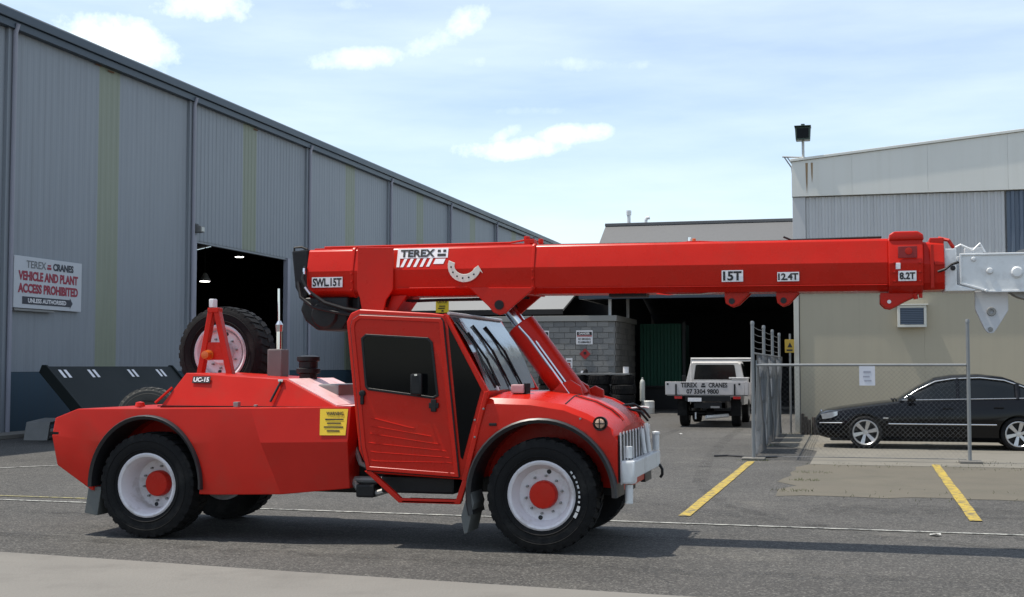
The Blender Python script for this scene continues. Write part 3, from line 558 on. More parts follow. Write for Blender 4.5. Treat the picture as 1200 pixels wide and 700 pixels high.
# rear body
def sec(xb, xm, xt, zb, zm, zt, yb, ym, yt):
    h = [(xb, -yb, zb), (xm, -ym, zm), (xt, -yt, zt)]
    return h+[(x, -y, z) for x, y, z in h[::-1]]
rbody = MB().rings([sec(-4.83, -4.875, -4.86, .67, .95, 1.125, .90, .93, .90), sec(-4.42, -4.50, -4.60, .44, .92, 1.215, .945, .955, .925), sec(-3.1, -3.1, -3.1, .43, .92, 1.235, .95, .955, .92), sec(-2.45, -2.66, -2.78, .45, .92, 1.238, .95, .955, .92), sec(-1.86, -1.86, -1.86, .50, .93, 1.25, .74, .80, .72)]).build('rear_body', redd, CR, .008)
def well(cx, ax_, rz_, y0, y1): return MB().prism([(cx+ax_*math.cos(2*math.pi*k/48), .5+rz_*math.sin(2*math.pi*k/48)) for k in range(48)], y0, y1)
cut(rbody, [well(-3.84, .565, .635, -1.2, -.42), well(-3.84, .565, .635, .42, 1.2), MB().box(-5, -4.8, -1, 1, .965, .99)])
def arch(name, cx, ro, ri, y0, y1, a0, a1, parent=CR, mat=guard, sx=1.):
    rs_ = []
    for k in range(29):
        a = R(a0+(a1-a0)*k/28); c, s_ = math.cos(a), math.sin(a); rs_.append([(cx+r_*c*sx, y, .5+r_*s_) for r_, y in ((ri, y0+.02), (ri+.03, y0), (ro, y0+.015), (ro, y1), (ri, y1))])
    return MB().rings(rs_).build(name, mat, parent, smooth=40)
for s_ in (-1, 1):
    ya, yb_ = (-1.0, -.6) if s_ < 0 else (1.0, .6)
    arch('mudguard', -3.84, .665, .625, ya, yb_, -2, 182, sx=.9); arch('mudguard', 0, .675, .63, ya, yb_, 0, 196)
    MB().prism([(-4.47, .47), (-4.33, .47), (-4.37, .2), (-4.51, .22)], s_*.92, s_*.62).build('mud_flap', flap, CR, .006)
    MB().prism([(-.67, .48), (-.63, .52), (-.60, .42), (-.66, .16), (-.69, .15), (-.72, .3)], s_*.97, s_*.62).build('mud_flap', flap, CR, .006)
# deck trim, tail lamp, sticker
box('tail_lamp', pm('red_lens', (.5, .02, .02), .2), CR, -4.885, -4.865, -.75, -.6, .98, 1.06); box('tail_lamp', pm('red_lens', (.5, .02, .02), .2), CR, -4.885, -4.865, .6, .75, .98, 1.06)
st = MB().add([(-2.12, -.844, .99), (-1.885, -.797, .99), (-1.885, -.734, 1.23), (-2.14, -.790, 1.23)], [(0, 1, 2, 3)]).build('warning_sticker', yel, CR, smooth=0)
text('WARNING', .042, ink, CR, (-2.0, -.774, 1.19), (R(76), 0, R(11.6)), .001, .16)
for k, wd_ in enumerate((.17, .13, .18, .12)): MB().box(-wd_/2, wd_/2, -.001, 0, -.006, .006).build('sticker_line', ink, CR, loc=(-2.0, -.786-k*.0088, 1.135-k*.035), rot=(R(-14), 0, R(11.6)))
# engine bonnet
zt0, zt1 = 1.56, 1.50
bon = MB().add([(-3.86, -.68, 1.225), (-2.02, -.68, 1.245), (-2.02, .68, 1.245), (-3.86, .68, 1.225), (-3.64, -.57, zt0), (-2.58, -.57, zt1), (-2.58, .57, zt1), (-3.64, .57, zt0)],
               [(4, 5, 6, 7), (0, 1, 5, 4), (3, 7, 6, 2), (0, 4, 7, 3), (1, 2, 6, 5), (0, 3, 2, 1)]).build('engine_bonnet', redd, CR, .006)
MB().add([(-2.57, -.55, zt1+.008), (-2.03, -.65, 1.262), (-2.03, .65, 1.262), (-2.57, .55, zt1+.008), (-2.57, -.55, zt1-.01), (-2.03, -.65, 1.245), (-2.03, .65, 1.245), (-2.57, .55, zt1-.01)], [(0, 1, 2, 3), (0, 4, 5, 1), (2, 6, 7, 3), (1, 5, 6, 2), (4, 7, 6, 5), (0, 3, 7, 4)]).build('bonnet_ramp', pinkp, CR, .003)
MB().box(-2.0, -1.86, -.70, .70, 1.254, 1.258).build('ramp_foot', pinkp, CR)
MB().box(-3.88, -2.0, -.69, -.675, 1.236, 1.246).build('bonnet_seal', blk, CR)
MB().tube([(-2.62, -.60, 1.49), (-2.69, -.69, 1.29)], .012, 8).build('bonnet_strut', blk, CR); box('bonnet_strut_end', chrome, CR, -2.65, -2.60, -.615, -.58, 1.475, 1.5)
box('latch', steelg, CR, -3.0, -2.95, -.84, -.78, 1.24, 1.29); box('latch', steelg, CR, -2.8, -2.77, -.82, -.78, 1.245, 1.265)
MB().tube([(-3.9, -.7, 1.27), (-3.76, -.62, 1.42)], .014, 6).build('grab_rail', redd, CR); MB().lathe([(0, 0), (.05, .01), (.04, .05), (0, .06)], 12, (-4.05, -.72, 1.225), ax='z').build('marker_lamp', red, CR)
pl_ = MB().box(-.095, .095, -.003, 0, -.034, .034).build('model_plate', ink, CR, loc=(-3.46, -.600, 1.495), rot=(R(-18), 0, 0))
text('UC-15', .06, decal, pl_, (0, -.0045, 0), bold=.002, width=.165)
# spare wheel, A-frame, exhaust
spw = big_wheel(CR, (-3.90, .78, 1.77), 0, -.10, whp); MB().box(-4.0, -3.76, .7, .86, 1.2, 1.5).build('spare_carrier', red, CR, .01)
MB().prism([(-3.83, 1.5), (-3.77, 1.5), (-3.64, 2.2), (-3.70, 2.2)], -.04, .04).prism([(-3.48, 1.5), (-3.41, 1.5), (-3.585, 2.2), (-3.645, 2.2)], -.04, .04).prism([(-3.77, 1.69), (-3.47, 1.69), (-3.51, 1.87), (-3.72, 1.87)], -.03, .03).box(-3.70, -3.58, -.05, .05, 2.17, 2.22).build('a_frame', red, CR, .008)
box('frame_cap', decal, CR, -3.685, -3.635, -.05, .04, 2.222, 2.31, .01)
MB().lathe([(0, -.08), (.04, -.075), (.045, -.04), (.045, 0), (.055, 0), (.055, .03), (0, .03)], 16, (-3.69, -.04, 1.74)).build('amber_beacon', amber, CR)
MB().box(-3.12, -2.96, .13, .31, 1.4, 1.80).build('exhaust_muffler', pm('exhaust_steel', (.16, .14, .135), .6, metal=.3, var=.25, vscale=8), CR, .015)
MB().cyl((-3.03, .22, 1.79), (-3.03, .22, 1.98), .03, 10).lathe([(0, 0), (.035, .01), (.04, .08), (.015, .12), (0, .12)], 12, (-3.03, .22, 1.97), ax='z').cyl((-3.035, .22, 2.05), (-3.04, .22, 2.42), .011, 8).build('aerial', chrome, CR)
MB().lathe([(0, 1.3), (.09, 1.3), (.09, 1.55), (.12, 1.56), (.12, 1.60), (.095, 1.61), (.095, 1.67), (.115, 1.68), (.115, 1.72), (.05, 1.735), (0, 1.735)], 24, (-2.63, .05, 0), ax='z').build('air_intake', blk, CR)
MB().box(-2.42, -2.2, -.2, .5, 1.28, 1.45).build('hydraulic_valve', steelg, CR, .02)
# cab
cabp = [(-1.60, .66), (-.72, .62), (-.50, 1.40), (-.88, 2.085), (-1.0, 2.10), (-1.70, 2.145), (-1.79, 2.11), (-1.83, 2.03), (-1.75, 1.30), (-1.70, .86)]
cab = MB().prism(cabp, -.93, .93).build('cab', red, CR, .02, 3)
doorp = [(-1.70, 1.3), (-1.66, .90), (-1.61, .69), (-.745, .645), (-.895, 2.02), (-.915, 2.05), (-1.69, 2.09), (-1.755, 2.05), (-1.775, 1.98)]
dr = MB().prism(doorp, -.955, -.935).build('door', red, CR, .008)
# raised outer rim of the door
def rim(name, pts, wd, y0, y1, mat, parent):
    n = len(pts); P = [Vector((p[0], 0, p[1])) for p in pts]; out = []; inn = []
    ar = sum(P[i].x*P[(i+1) % n].z-P[(i+1) % n].x*P[i].z for i in range(n)); sg_ = 1 if ar > 0 else -1
    for i in range(n):
        d0 = (P[i]-P[i-1]).normalized(); d1 = (P[(i+1) % n]-P[i]).normalized(); n0 = Vector((-d0.z, 0, d0.x))*sg_; n1 = Vector((-d1.z, 0, d1.x))*sg_; b_ = (n0+n1).normalized(); k = wd/max(.4, b_.dot(n0)); inn.append(P[i]+b_*k)
    rings_ = [[(a.x, y0, a.z), (b_.x, y0, b_.z), (b_.x, y1, b_.z), (a.x, y1, a.z)] for a, b_ in zip(P, inn)]; rings_.append(rings_[0])
    return MB().rings(rings_, cap=False).build(name, mat, parent, .003, 1)
rim('door_frame', doorp, .035, -.966, -.956, red, dr)
wp = [(-1.61, 1.45), (-1.595, 1.43), (-.985, 1.355), (-.955, 1.37), (-1.01, 1.83), (-1.04, 1.86), (-1.62, 1.895), (-1.65, 1.87)]
MB().prism(wp, -.961, -.957).build('window', glass, dr, smooth=0); rim('window_seal', wp, -.022, -.968, -.957, blk, dr)
for k, (xa, za, xb, zb_) in enumerate(((-1.58, 1.16, -1.16, 1.07), (-1.58, 1.09, -1.0, 1.0), (-1.58, 1.02, -.92, .93), (-1.6, .94, -.86, .87), (-1.58, .86, -.82, .81), (-1.57, .78, -.8, .765))):
    MB().tube([(xa, -.956, za), (xa+.05, -.959, za-.008), (xb-.05, -.959, zb_+.008), (xb, -.956, zb_)], .0045, 8).build('pressed_rib', red, dr)
MB().lathe([(0, -.035), (.028, -.03), (.03, 0)], 14, (-1.655, -.955, 1.38)).box(-1.67, -1.64, -.985, -.955, 1.28, 1.40).build('handle', blk, dr, .006)
MB().box(-1.0, -.95, -.985, -.955, 1.22, 1.33).box(-1.02, -.93, -.98, -.955, 1.25, 1.30).build('lock', blk, dr, .008)
mr = MB().box(-1.17, -1.06, -1.06, -1.02, 1.37, 1.56).build('mirror', blk, dr, .02); MB().tube([(-1.1, -.955, 1.36), (-1.11, -1.03, 1.38)], .01, 6).build('mirror_arm', blk, mr); MB().box(-1.125, -1.10, -1.065, -1.06, 1.54, 1.555).build('mirror_clip', chrome, mr)
MB().prism([(-.855, 1.99), (-.545, 1.42), (-.715, .80), (-.735, .82)], -.936, -.932).build('quarter_window', glass, CR, smooth=0)
for s_ in (-1, 1): MB().prism([(-.905, 2.09), (-.87, 2.095), (-.475, 1.40), (-.515, 1.37)], s_*.945, s_*.895).build('windscreen_pillar', red, CR, .008); MB().prism([(-.515, 1.40), (-.47, 1.41), (-.68, .60), (-.725, .62)], s_*.95, s_*.90).build('cowl_edge', red, CR, .008)
ws = [[(-.872+(.372)*t+.035*math.sin(math.pi*t)*(1-.2*abs(y)), y, 2.085-.68*t+.02*math.sin(math.pi*t)) for y in [-.885+1.77*i/10 for i in range(11)]] for t in [k/10 for k in range(11)]]
MB().rings([[(x+.006, y, z+.004) for x, y, z in r_] for r_ in ws], closed=False).build('windscreen', scrg, CR, smooth=60)
MB().tube([(-.86, -.9, 2.10), (-.86, .9, 2.10)], .014, 8).build('screen_trim', pm('pale_trim', (.5, .5, .5), .4), CR)
def scr_pt(y, t, o=.03): return (-.872+.372*t+.035*math.sin(math.pi*t)+o*.88, y, 2.085-.68*t+.02*math.sin(math.pi*t)+o*.48)
for (y0, t0, y1, t1) in ((-.55, 1.0, -.62, .62), (-.1, 1.0, -.28, .5), (.35, 1.0, .15, .5)):
    wpr = MB().tube([scr_pt(y0, t0, .02), scr_pt(y1, t1)], .009, 6).build('wiper', blk, CR)
    MB().tube([scr_pt(y1-.10, t1-.36, .018), scr_pt(y1, t1, .024), scr_pt(y1+.12, t1+.34, .018)], .011, 6).build('blade', blk, wpr); MB().lathe([(0, 0), (.022, 0), (.018, .04), (0, .045)], 10, scr_pt(y0, t0, .0), ax='z').build('spindle', galv, wpr)
MB().tube([scr_pt(-.82, .1, .012), scr_pt(-.70, .42, .012), scr_pt(-.76, .74, .012), scr_pt(-.62, .97, .012)], .006, 6).build('cab_wiring', blk, CR)
box('seat_back', pm('cab_seat', (.06, .015, .015), .8), CR, -.86, -.80, -.7, -.42, 1.55, 2.0, .02) if False else None
MB().prism([(-1.64, .68), (-1.58, .69), (-1.285, .445), (-.775, .445), (-.715, .62), (-.665, .61), (-.735, .405), (-1.31, .405)], -.95, -.90).build('step_frame', red, CR, .008); MB().box(-1.28, -.78, -.95, -.70, .408, .428).build('step', red, CR, .005)
MB().box(-1.45, -1.0, -.5, -.3, .45, .56).build('gearbox', steelg, CR, .03)
# front body
def fsec(x, zb, zs, zc, hw):
    h = [(x, -hw*.97, zb), (x, -hw, (zb+zs)/2+.1), (x, -hw*.985, zs-.05), (x-.005, -hw*.94, zs), (x, -hw*.5, zc-.015), (x, 0, zc)]
    return h+[(a, -b_, c) for a, b_, c in h[-2::-1]]
fb = MB().rings([fsec(-.70, .62, 1.30, 1.36, .93), fsec(-.46, .60, 1.345, 1.40, .94), fsec(-.1, .58, 1.335, 1.40, .945), fsec(.2, .56, 1.29, 1.37, .945), fsec(.40, .54, 1.215, 1.315, .94), fsec(.54, .53, 1.14, 1.245, .93), fsec(.63, .53, 1.075, 1.17, .92), fsec(.665, .53, 1.02, 1.10, .90)]).build('front_body', red, CR, smooth=40)
cut(fb, [MB().lathe([(0, -1.2), (.635, -1.2), (.635, -.42), (0, -.42)], 48, (0, 0, .5)), MB().lathe([(0, .42), (.635, .42), (.635, 1.2), (0, 1.2)], 48, (0, 0, .5))], 24)
box('side_marker', blk, CR, -.47, -.40, -.953, -.94, 1.10, 1.125)
for s_ in (-1, 1):
    il = MB().lathe([(.045, .0), (.062, -.01), (.06, .05), (0, .055)], 18, (.52, s_*.925, 1.13)).build('indicator', blk, CR); MB().lathe([(0, s_*.03), (.038, s_*.02), (.043, s_*.0)], 16, (.52, s_*.935, 1.13)).build('lens', pm('pale_lens', (.55, .36, .26), .15), il); MB().box(.46, .58, s_*.965-.004, s_*.965+.004, 1.127, 1.135).box(.517, .525, s_*.965-.004, s_*.965+.004, 1.08, 1.18).build('lens_guard', blk, il)
gr = MB().box(.666, .685, -.86, .86, .62, 1.03).build('grille', blk, CR, .004)
for k in range(11):
    y = -.86+k*.165; MB().prism([(.686, .60), (.696, .60), (.686, 1.05), (.678, 1.05)], y, y+.06).build('slat', pm('chrome_slat', (.58, .56, .57), .35, metal=.1, var=.2, vscale=8), gr, .004)
bu = MB().box(.70, .78, -.72, .90, .64, .79).build('bumper', galv, CR, .012); MB().box(.69, .81, -.87, -.73, .61, .81).build('end_block', galv, bu, .02)
MB().cyl((.75, -.80, .44), (.75, -.80, .60), .035, 12).build('tow_pin', galv, bu); MB().cyl((.75, -.8, .83), (.75, -.8, .93), .032, 12).build('tow_pin', galv, bu); MB().lathe([(0, .8), (.035, .8), (.035, .95), (.04, .955), (.04, .975), (0, .985)], 12, (.745, .84, 0), ax='z').build('tow_pin', galv, bu)
for (y, z) in ((.12, 1.04), (.4, 1.08)): MB().cyl((.745, y, .81), (.715, y, z), .022, 10).build('guard_post', galv, bu)
MB().tube([(.78, .82, .66), (.81, .82, .61), (.81, .82, .56), (.79, .82, .53)], .014, 8).build('tow_hook', blk, bu)
for y in (-.55, .4): MB().box(.66, .70, y, y+.15, .64, .78).build('bumper_mount', blk, bu)
MB().tube([(.5, .35, 1.25), (.58, .5, 1.26), (.66, .62, 1.2), (.7, .75, 1.12)], .012, 6).tube([(.55, .3, 1.22), (.66, .4, 1.19), (.71, .55, 1.1)], .012, 6).build('hydraulic_hose', blk, CR)
MB().tube([(.46, .93, 1.2), (.6, .98, 1.22), (.66, .97, 1.21)], .01, 6).build('width_marker', galv, CR)
for s_ in (-1, 1): MB().prism([(-.10, 1.36), (.24, 1.30), (.20, 1.44), (.10, 1.50), (0, 1.46)], s_*.20, s_*.16).build('cylinder_bracket', red, CR, .008)
MB().prism([(.18, 1.3), (.34, 1.28), (.33, 1.40), (.25, 1.44), (.19, 1.41)], .24, .29).build('lifting_lug', red, CR, .01); box('wiper_motor', pm('pink_plastic', (.5, .3, .3), .5), CR, -.36, -.24, -.62, -.5, 1.38, 1.46, .015); MB().cyl((-.22, -.56, 1.38), (-.22, -.56, 1.47), .03, 10).build('filler_cap', blk, CR)
# seams, seals and ridges
sm = MB()
for k in range(len(doorp)): a_, b_ = doorp[k], doorp[(k+1) % len(doorp)]; sm.tube([(a_[0], -.946, a_[1]), (b_[0], -.946, b_[1])], .011, 6)
sm.build('door_seal', blk, CR)
def hood_z(x, y):
    st_ = [(-.46, 1.345, 1.40), (-.1, 1.335, 1.40), (.2, 1.29, 1.37), (.40, 1.215, 1.315), (.54, 1.14, 1.245), (.63, 1.075, 1.17), (.665, 1.02, 1.10)]
    for p, q in zip(st_[:-1], st_[1:]):
        if p[0] <= x <= q[0]:
            t = (x-p[0])/(q[0]-p[0]); zs, zc = p[1]+(q[1]-p[1])*t, p[2]+(q[2]-p[2])*t; ay = abs(y)
            return zc-.015*ay/.47 if ay < .47 else zc-.015+(zs-zc+.015)*(ay-.47)/(.88-.47)
for y in (-.42, .42): MB().tube([(x, y, hood_z(x, y)+.004) for x in (.22, .3, .4, .47, .54, .6, .64)], .012, 6).build('bonnet_ridge', red, CR)
for y in (-.47, .47): MB().tube([(x, y, hood_z(x, y)+.001) for x in (.2, .3, .4, .47, .54, .6, .64)], .006, 6).build('panel_gap', blk, CR)
MB().tube([(.2, y, hood_z(.2, y)+.001) for y in (-.86, -.7, -.47, -.3, 0, .3, .47, .7, .86)], .006, 6).build('panel_gap', blk, CR)
bt = MB()
for (x, z) in [(-.60, 1.0), (-.60, 1.15), (-.52, 1.25), (.35, 1.17)]: bt.lathe([(0, -.957), (.009, -.955), (.010, -.94)], 8, (x, 0, z))
bt.build('bolts', steelg, CR)['kind'] = 'stuff'
# boom
def hexs(x, zb, zt, wm, k=1): 
    zm = zb+(zt-zb)*.53; h = [(x, -.17*k, zb), (x, -wm+.015, zb+.06), (x, -wm, zm), (x, -wm+.055, zt-.02), (x, -wm+.075, zt)]
    return h+[(a, -b_, c) for a, b_, c in h[::-1]]
boom = MB().rings([hexs(-2.52, 2.30, 2.77, .265), hexs(-.23, 2.30, 2.77, .265)]).build('boom', red, CR, .008)
MB().rings([hexs(-.235, 2.303, 2.766, .261), hexs(2.95, 2.285, 2.745, .258)]).build('boom_extension', red, boom, .008)
MB().rings([hexs(-.255, 2.293, 2.778, .272), hexs(-.225, 2.293, 2.778, .272)]).build('boom_collar', red, boom, .006); MB().rings([hexs(-2.06, 2.292, 2.785, .275), hexs(-2.03, 2.292, 2.785, .275)]).build('boom_collar', red, boom, .006)
for s_ in (-1, 1):
    MB().prism([(-1.98, 2.775), (-1.61, 2.765), (-1.61, 2.36), (-1.68, 2.26), (-1.72, 2.10), (-1.92, 2.10), (-1.95, 2.28), (-1.98, 2.36)], s_*.295, s_*.272).build('pivot_plate', red, boom, .008)
    MB().prism([(-.86, 2.37), (-.21, 2.36), (-.42, 2.19), (-.50, 2.12), (-.56, 2.105), (-.62, 2.13), (-.66, 2.18)], s_*.275, s_*.24).build('cylinder_ear', red, boom, .008)
MB().prism([(-1.66, 2.31), (-1.50, 2.31), (-1.66, 2.08), (-1.74, 2.08)], -.2, .2).build('mast_brace', redd, boom, .008)
MB().box(-1.92, -1.70, -.24, .24, 1.1, 2.2).build('mast', red, CR, .015)
MB().cyl((-.56, -.285, 2.20), (-.56, .285, 2.20), .045, 16).build('pivot_pin', blk, boom)
lc = MB().cyl((.12, 0, 1.30), (-.42, 0, 2.02), .145, 28).build('lift_cylinder', red, CR, .012); MB().cyl((-.40, 0, 1.995), (-.56, 0, 2.20), .062, 20).build('rod', chrome, lc)
MB().tube([(.10, -.19, 1.36), (-.30, -.19, 1.90), (-.40, -.16, 2.0)], .012, 8).tube([(.12, -.165, 1.38), (-.2, -.165, 1.81), (-.24, -.13, 1.86)], .011, 8).build('hydraulic_pipe', chrome, lc); MB().box(-.06, .02, .13, .2, 1.55, 1.66).build('valve_block', red, lc, .01)
MB().box(-2.5, -.3, -.12, .12, 2.772, 2.79).build('top_plate', red, boom, .004)
MB().tube([(-2.4, -.1, 2.80), (-1.2, -.1, 2.80), (-.5, -.1, 2.80), (-.33, -.06, 2.83)], .010, 6).build('hose_line', red, boom)
MB().box(-.36, -.26, -.12, .02, 2.785, 2.83).cyl((-.34, -.08, 2.82), (-.34, -.08, 2.86), .03, 10).cyl((-.2, -.1, 2.78), (-.2, -.1, 2.83), .025, 10).build('sheave_block', red, boom, .008)
MB().prism([(.95, 2.755), (1.22, 2.775), (1.30, 2.775), (1.75, 2.75)], -.1, .06).build('cable_guide', red, boom, .004); MB().lathe([(0, 0), (.018, 0), (.016, .025), (0, .03)], 12, (1.24, -.05, 2.775), ax='z').build('boom_lamp', amber, boom); MB().cyl((1.2, -.08, 2.775), (1.2, -.08, 2.81), .016, 8).build('valve', chrome, boom)
MB().tube([(2.05, -.1, 2.79), (2.12, -.1, 2.76), (2.9, -.12, 2.765)], .01, 6).tube([(-1.5, .1, 2.80), (.2, .1, 2.785), (2.9, .1, 2.765)], .012, 6).build('winch_rope', blk, boom)
def lug(x0, sz, mirror=False):
    p = [(x0, 2.31), (x0+.24*sz, 2.31), (x0+.22*sz, 2.28), (x0+.12*sz, 2.185), (x0+.06*sz, 2.165), (x0+.01, 2.195), (x0, 2.25)]
    MB().prism(p, .085, .115).build('lifting_lug', red, boom, .006); l_ = MB().prism(p, -.115, -.085).build('lifting_lug', red, boom, .006); MB().lathe([(0, -.122), (.028, -.122), (.028, -.08), (0, -.08)], 14, (x0+.065, 0, 2.215)).build('pin_hole', ink, l_)
    return l_
lug(1.52, 1); lug(1.98, .9)
for yy in (-.12, -.06, .05): MB().tube([(-1.6, yy, 2.26), (-1.2, yy, 2.275-.03*abs(yy)*4), (-.7, yy, 2.27), (-.35, yy, 2.28)], .013, 6).build('hydraulic_hose', blk, boom)
MB().tube([(-1.58, -.262, 2.372), (-.88, -.262, 2.372)], .006, 6).build('weld_seam', red, boom); MB().tube([(-.2, -.245, 2.355), (2.94, -.245, 2.335)], .005, 6).build('weld_seam', red, boom)
MB().box(.45, .8, -.1, .1, 2.27, 2.30).build('wear_pad', blk, boom, .004); MB().tube([(.9, -.12, 2.30), (1.0, -.14, 2.285), (1.3, -.14, 2.285), (1.45, -.12, 2.30)], .01, 6).build('pipe_clip', chrome, boom)
bt = MB()
for x, wm in ((-.24, .276), (-2.045, .279), (3.0, .295), (3.21, .295)):
    for z in (2.36, 2.44, 2.52): bt.lathe([(0, -wm-.012), (.010, -wm-.010), (.011, -wm+.02)], 8, (x, 0, z))
bt.build('bolts', redd, boom)['kind'] = 'stuff'
# boom head
head = MB().rings([hexs(2.95, 2.262, 2.745, .29), hexs(3.24, 2.262, 2.745, .29)]).build('boom_head', red, boom, .012)
MB().prism([(2.955, 2.72), (2.96, 2.775), (3.0, 2.80), (3.2, 2.80), (3.245, 2.77), (3.25, 2.72)], -.25, .25).build('head_cap', red, head, .02, 3)
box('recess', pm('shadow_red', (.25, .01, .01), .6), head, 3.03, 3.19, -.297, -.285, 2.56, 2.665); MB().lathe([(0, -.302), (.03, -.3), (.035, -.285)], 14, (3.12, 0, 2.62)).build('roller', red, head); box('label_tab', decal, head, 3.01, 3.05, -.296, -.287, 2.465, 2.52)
hl_ = [(2.88, 2.27), (3.22, 2.27), (3.18, 2.235), (3.1, 2.20), (3.02, 2.155), (2.97, 2.13), (2.92, 2.14), (2.88, 2.18)]; [MB().prism(hl_, y_, y_+.04).build('head_lug', red, head, .008) for y_ in (-.16, .12)]; MB().lathe([(0, -.166), (.017, -.166), (.017, -.16)], 14, (2.955, 0, 2.19)).build('pin_hole', decal, head)
MB().rings([hexs(3.24, 2.285, 2.71, .235), hexs(3.42, 2.29, 2.70, .225)]).box(3.3, 3.42, -.16, .16, 2.69, 2.745).build('boom_nose', red, head, .01); MB().box(3.30, 3.33, -.245, -.228, 2.30, 2.68).box(3.335, 3.41, -.24, -.225, 2.50, 2.53).build('nose_bracket', redd, head, .005); MB().tube([(3.36, -.25, 2.44), (3.42, -.26, 2.46), (3.47, -.26, 2.50), (3.53, -.24, 2.52)], .012, 6).build('hose', blk, head)
MB().tube([(3.38, -.1, 2.745), (3.46, -.14, 2.72), (3.5, -.1, 2.66)], .018, 6).build('hose', red, head); MB().tube([(3.17, -.16, 2.26), (3.18, -.16, 2.21)], .02, 8).tube([(3.22, -.16, 2.26), (3.22, -.16, 2.22)], .016, 8).build('stop_pin', red, head)
# fly jib
jb = MB().prism([(3.42, 2.645), (3.52, 2.645), (3.52, 2.33), (3.68, 2.285), (3.66, 2.275), (3.42, 2.275)], -.17, .17).build('jib', galv, boom, .008)
jp = [(3.545, 2.60), (4.30, 2.60), (4.36, 2.55), (4.36, 2.30), (4.30, 2.26), (3.78, 2.26), (3.545, 2.335)]
for s_ in (-1, 1):
    MB().prism(jp, s_*.16, s_*.13).build('cheek_plate', galv, jb, .006); rim('plate_rim', jp, .018, s_*.172, s_*.160, galv, jb)
for (x, z, r_) in ((3.79, 2.445, .028), (4.01, 2.43, .05), (4.10, 2.555, .02), (4.10, 2.32, .022), (3.76, 2.275, .015), (3.66, 2.55, .02)): MB().lathe([(0, -.185), (r_*.75, -.183), (r_, -.172), (r_, -.158)], 16, (x, 0, z)).build('pin_head', galv, jb)
MB().lathe([(.05, -.09), (.22, -.09), (.20, -.03), (.22, .03), (.22, .09), (.05, .09)], 32, (4.12, 0, 2.42)).build('sheave', steelg, jb)
MB().lathe([(0, -.178), (.022, -.176), (.022, -.169)], 14, (3.49, 0, 2.475)).build('pin_hole', ink, jb); MB().tube([(3.50, -.1, 2.65), (3.56, -.12, 2.68), (3.66, -.12, 2.63), (3.72, -.1, 2.69), (3.76, -.1, 2.61)], .012, 6).box(3.6, 3.75, -.05, .05, 2.60, 2.66).build('rope_anchor', galv, jb, .004)
hp = MB().prism([(3.68, 2.28), (3.95, 2.28), (3.95, 2.11), (3.85, 1.945), (3.825, 1.915), (3.80, 1.91), (3.775, 1.92), (3.75, 1.955), (3.68, 2.12)], -.03, .03).build('hook_plate', pm('pale_grey_plate', (.52, .53, .55), .5, var=.08), jb, .005)
MB().lathe([(.018, -.05), (.035, -.05), (.04, -.03), (.018, -.03)], 18, (3.81, 0, 2.10)).lathe([(0, -.04), (.02, -.038), (.022, -.03)], 14, (3.80, 0, 1.945)).build('bushing', steelg, hp)
# rear of boom: winch and hoses
MB().prism([(-2.56, 2.30), (-2.60, 2.18), (-2.55, 2.07), (-2.42, 1.975), (-2.16, 1.975), (-2.10, 2.06), (-2.10, 2.30)], -.23, .23).build('winch_housing', blk, boom, .03, 3); MB().lathe([(0, -.26), (.12, -.255), (.14, -.235), (.14, -.22)], 24, (-2.34, 0, 2.13)).build('winch_drum', blk, boom)
MB().prism([(-2.70, 2.76), (-2.525, 2.775), (-2.525, 2.33), (-2.58, 2.26), (-2.66, 2.40)], -.22, .22).build('boom_end_cap', blk, boom, .015); MB().tube([(-2.68, -.2, 2.72), (-2.68, -.2, 2.795), (-2.60, -.2, 2.80), (-2.54, -.2, 2.775)], .012, 6).build('grab_handle', blk, boom)
MB().tube([(-2.53, -.27, 2.60), (-2.54, -.31, 2.48), (-2.48, -.33, 2.36), (-2.30, -.33, 2.24), (-2.10, -.32, 2.18), (-1.92, -.3, 2.15)], .018, 8).tube([(-2.62, -.24, 2.45), (-2.57, -.29, 2.30), (-2.42, -.32, 2.20), (-2.2, -.33, 2.15), (-1.95, -.3, 2.11)], .016, 8).build('hose', blk, boom)
MB().tube([(-2.535, -.285, 2.58), (-2.53, -.30, 2.52)], .014, 8).tube([(-2.50, -.345, 2.39), (-2.44, -.35, 2.32)], .012, 8).build('hose_fitting', chrome, boom); MB().box(-2.2, -2.0, -.1, .1, 2.2, 2.31).cyl((-1.99, -.2, 2.1), (-1.99, -.2, 2.3), .02, 8).build('winch_bracket', blk, boom)
# decals on boom
def plate(x0, x1, z0, z1, y, body, size, bold=.006, width=None, tilt=0):
    p = box('decal_plate', decal, boom, x0, x1, y-.003, y, z0, z1, 0); text(body, size, ink, p, ((x0+x1)/2, y-.0065, (z0+z1)/2), bold=bold, width=width); return p
plate(-2.46, -2.14, 2.392, 2.492, -.268, 'SWL.15T', .105, .0035, .30); plate(1.51, 1.70, 2.382, 2.485, -.2635, '15T', .11, .004, .165); plate(2.0, 2.19, 2.378, 2.46, -.2635, '12.4T', .08, .003, .175); plate(3.03, 3.18, 2.362, 2.45, -.293, '8.2T', .08, .003, .13)
def panel_pt(x, z, off=.004):                # upper side of the base boom leans back
    t = (z-2.549)/(2.75-2.549); return (x, -(.265-.055*max(0, t))-off, z)
tp = MB().add([panel_pt(-1.59, 2.66), panel_pt(-1.08, 2.66), panel_pt(-1.08, 2.757), panel_pt(-1.59, 2.757)], [(0, 1, 2, 3)]).add([panel_pt(-1.59, 2.575), panel_pt(-1.56, 2.575), panel_pt(-1.56, 2.66), panel_pt(-1.59, 2.66)], [(0, 1, 2, 3)])
for k in range(5): a = -1.535+k*.065; tp.add([panel_pt(a-.015, 2.575), panel_pt(a+.015, 2.575), panel_pt(a+.05, 2.657), panel_pt(a+.02, 2.657)], [(0, 1, 2, 3)])
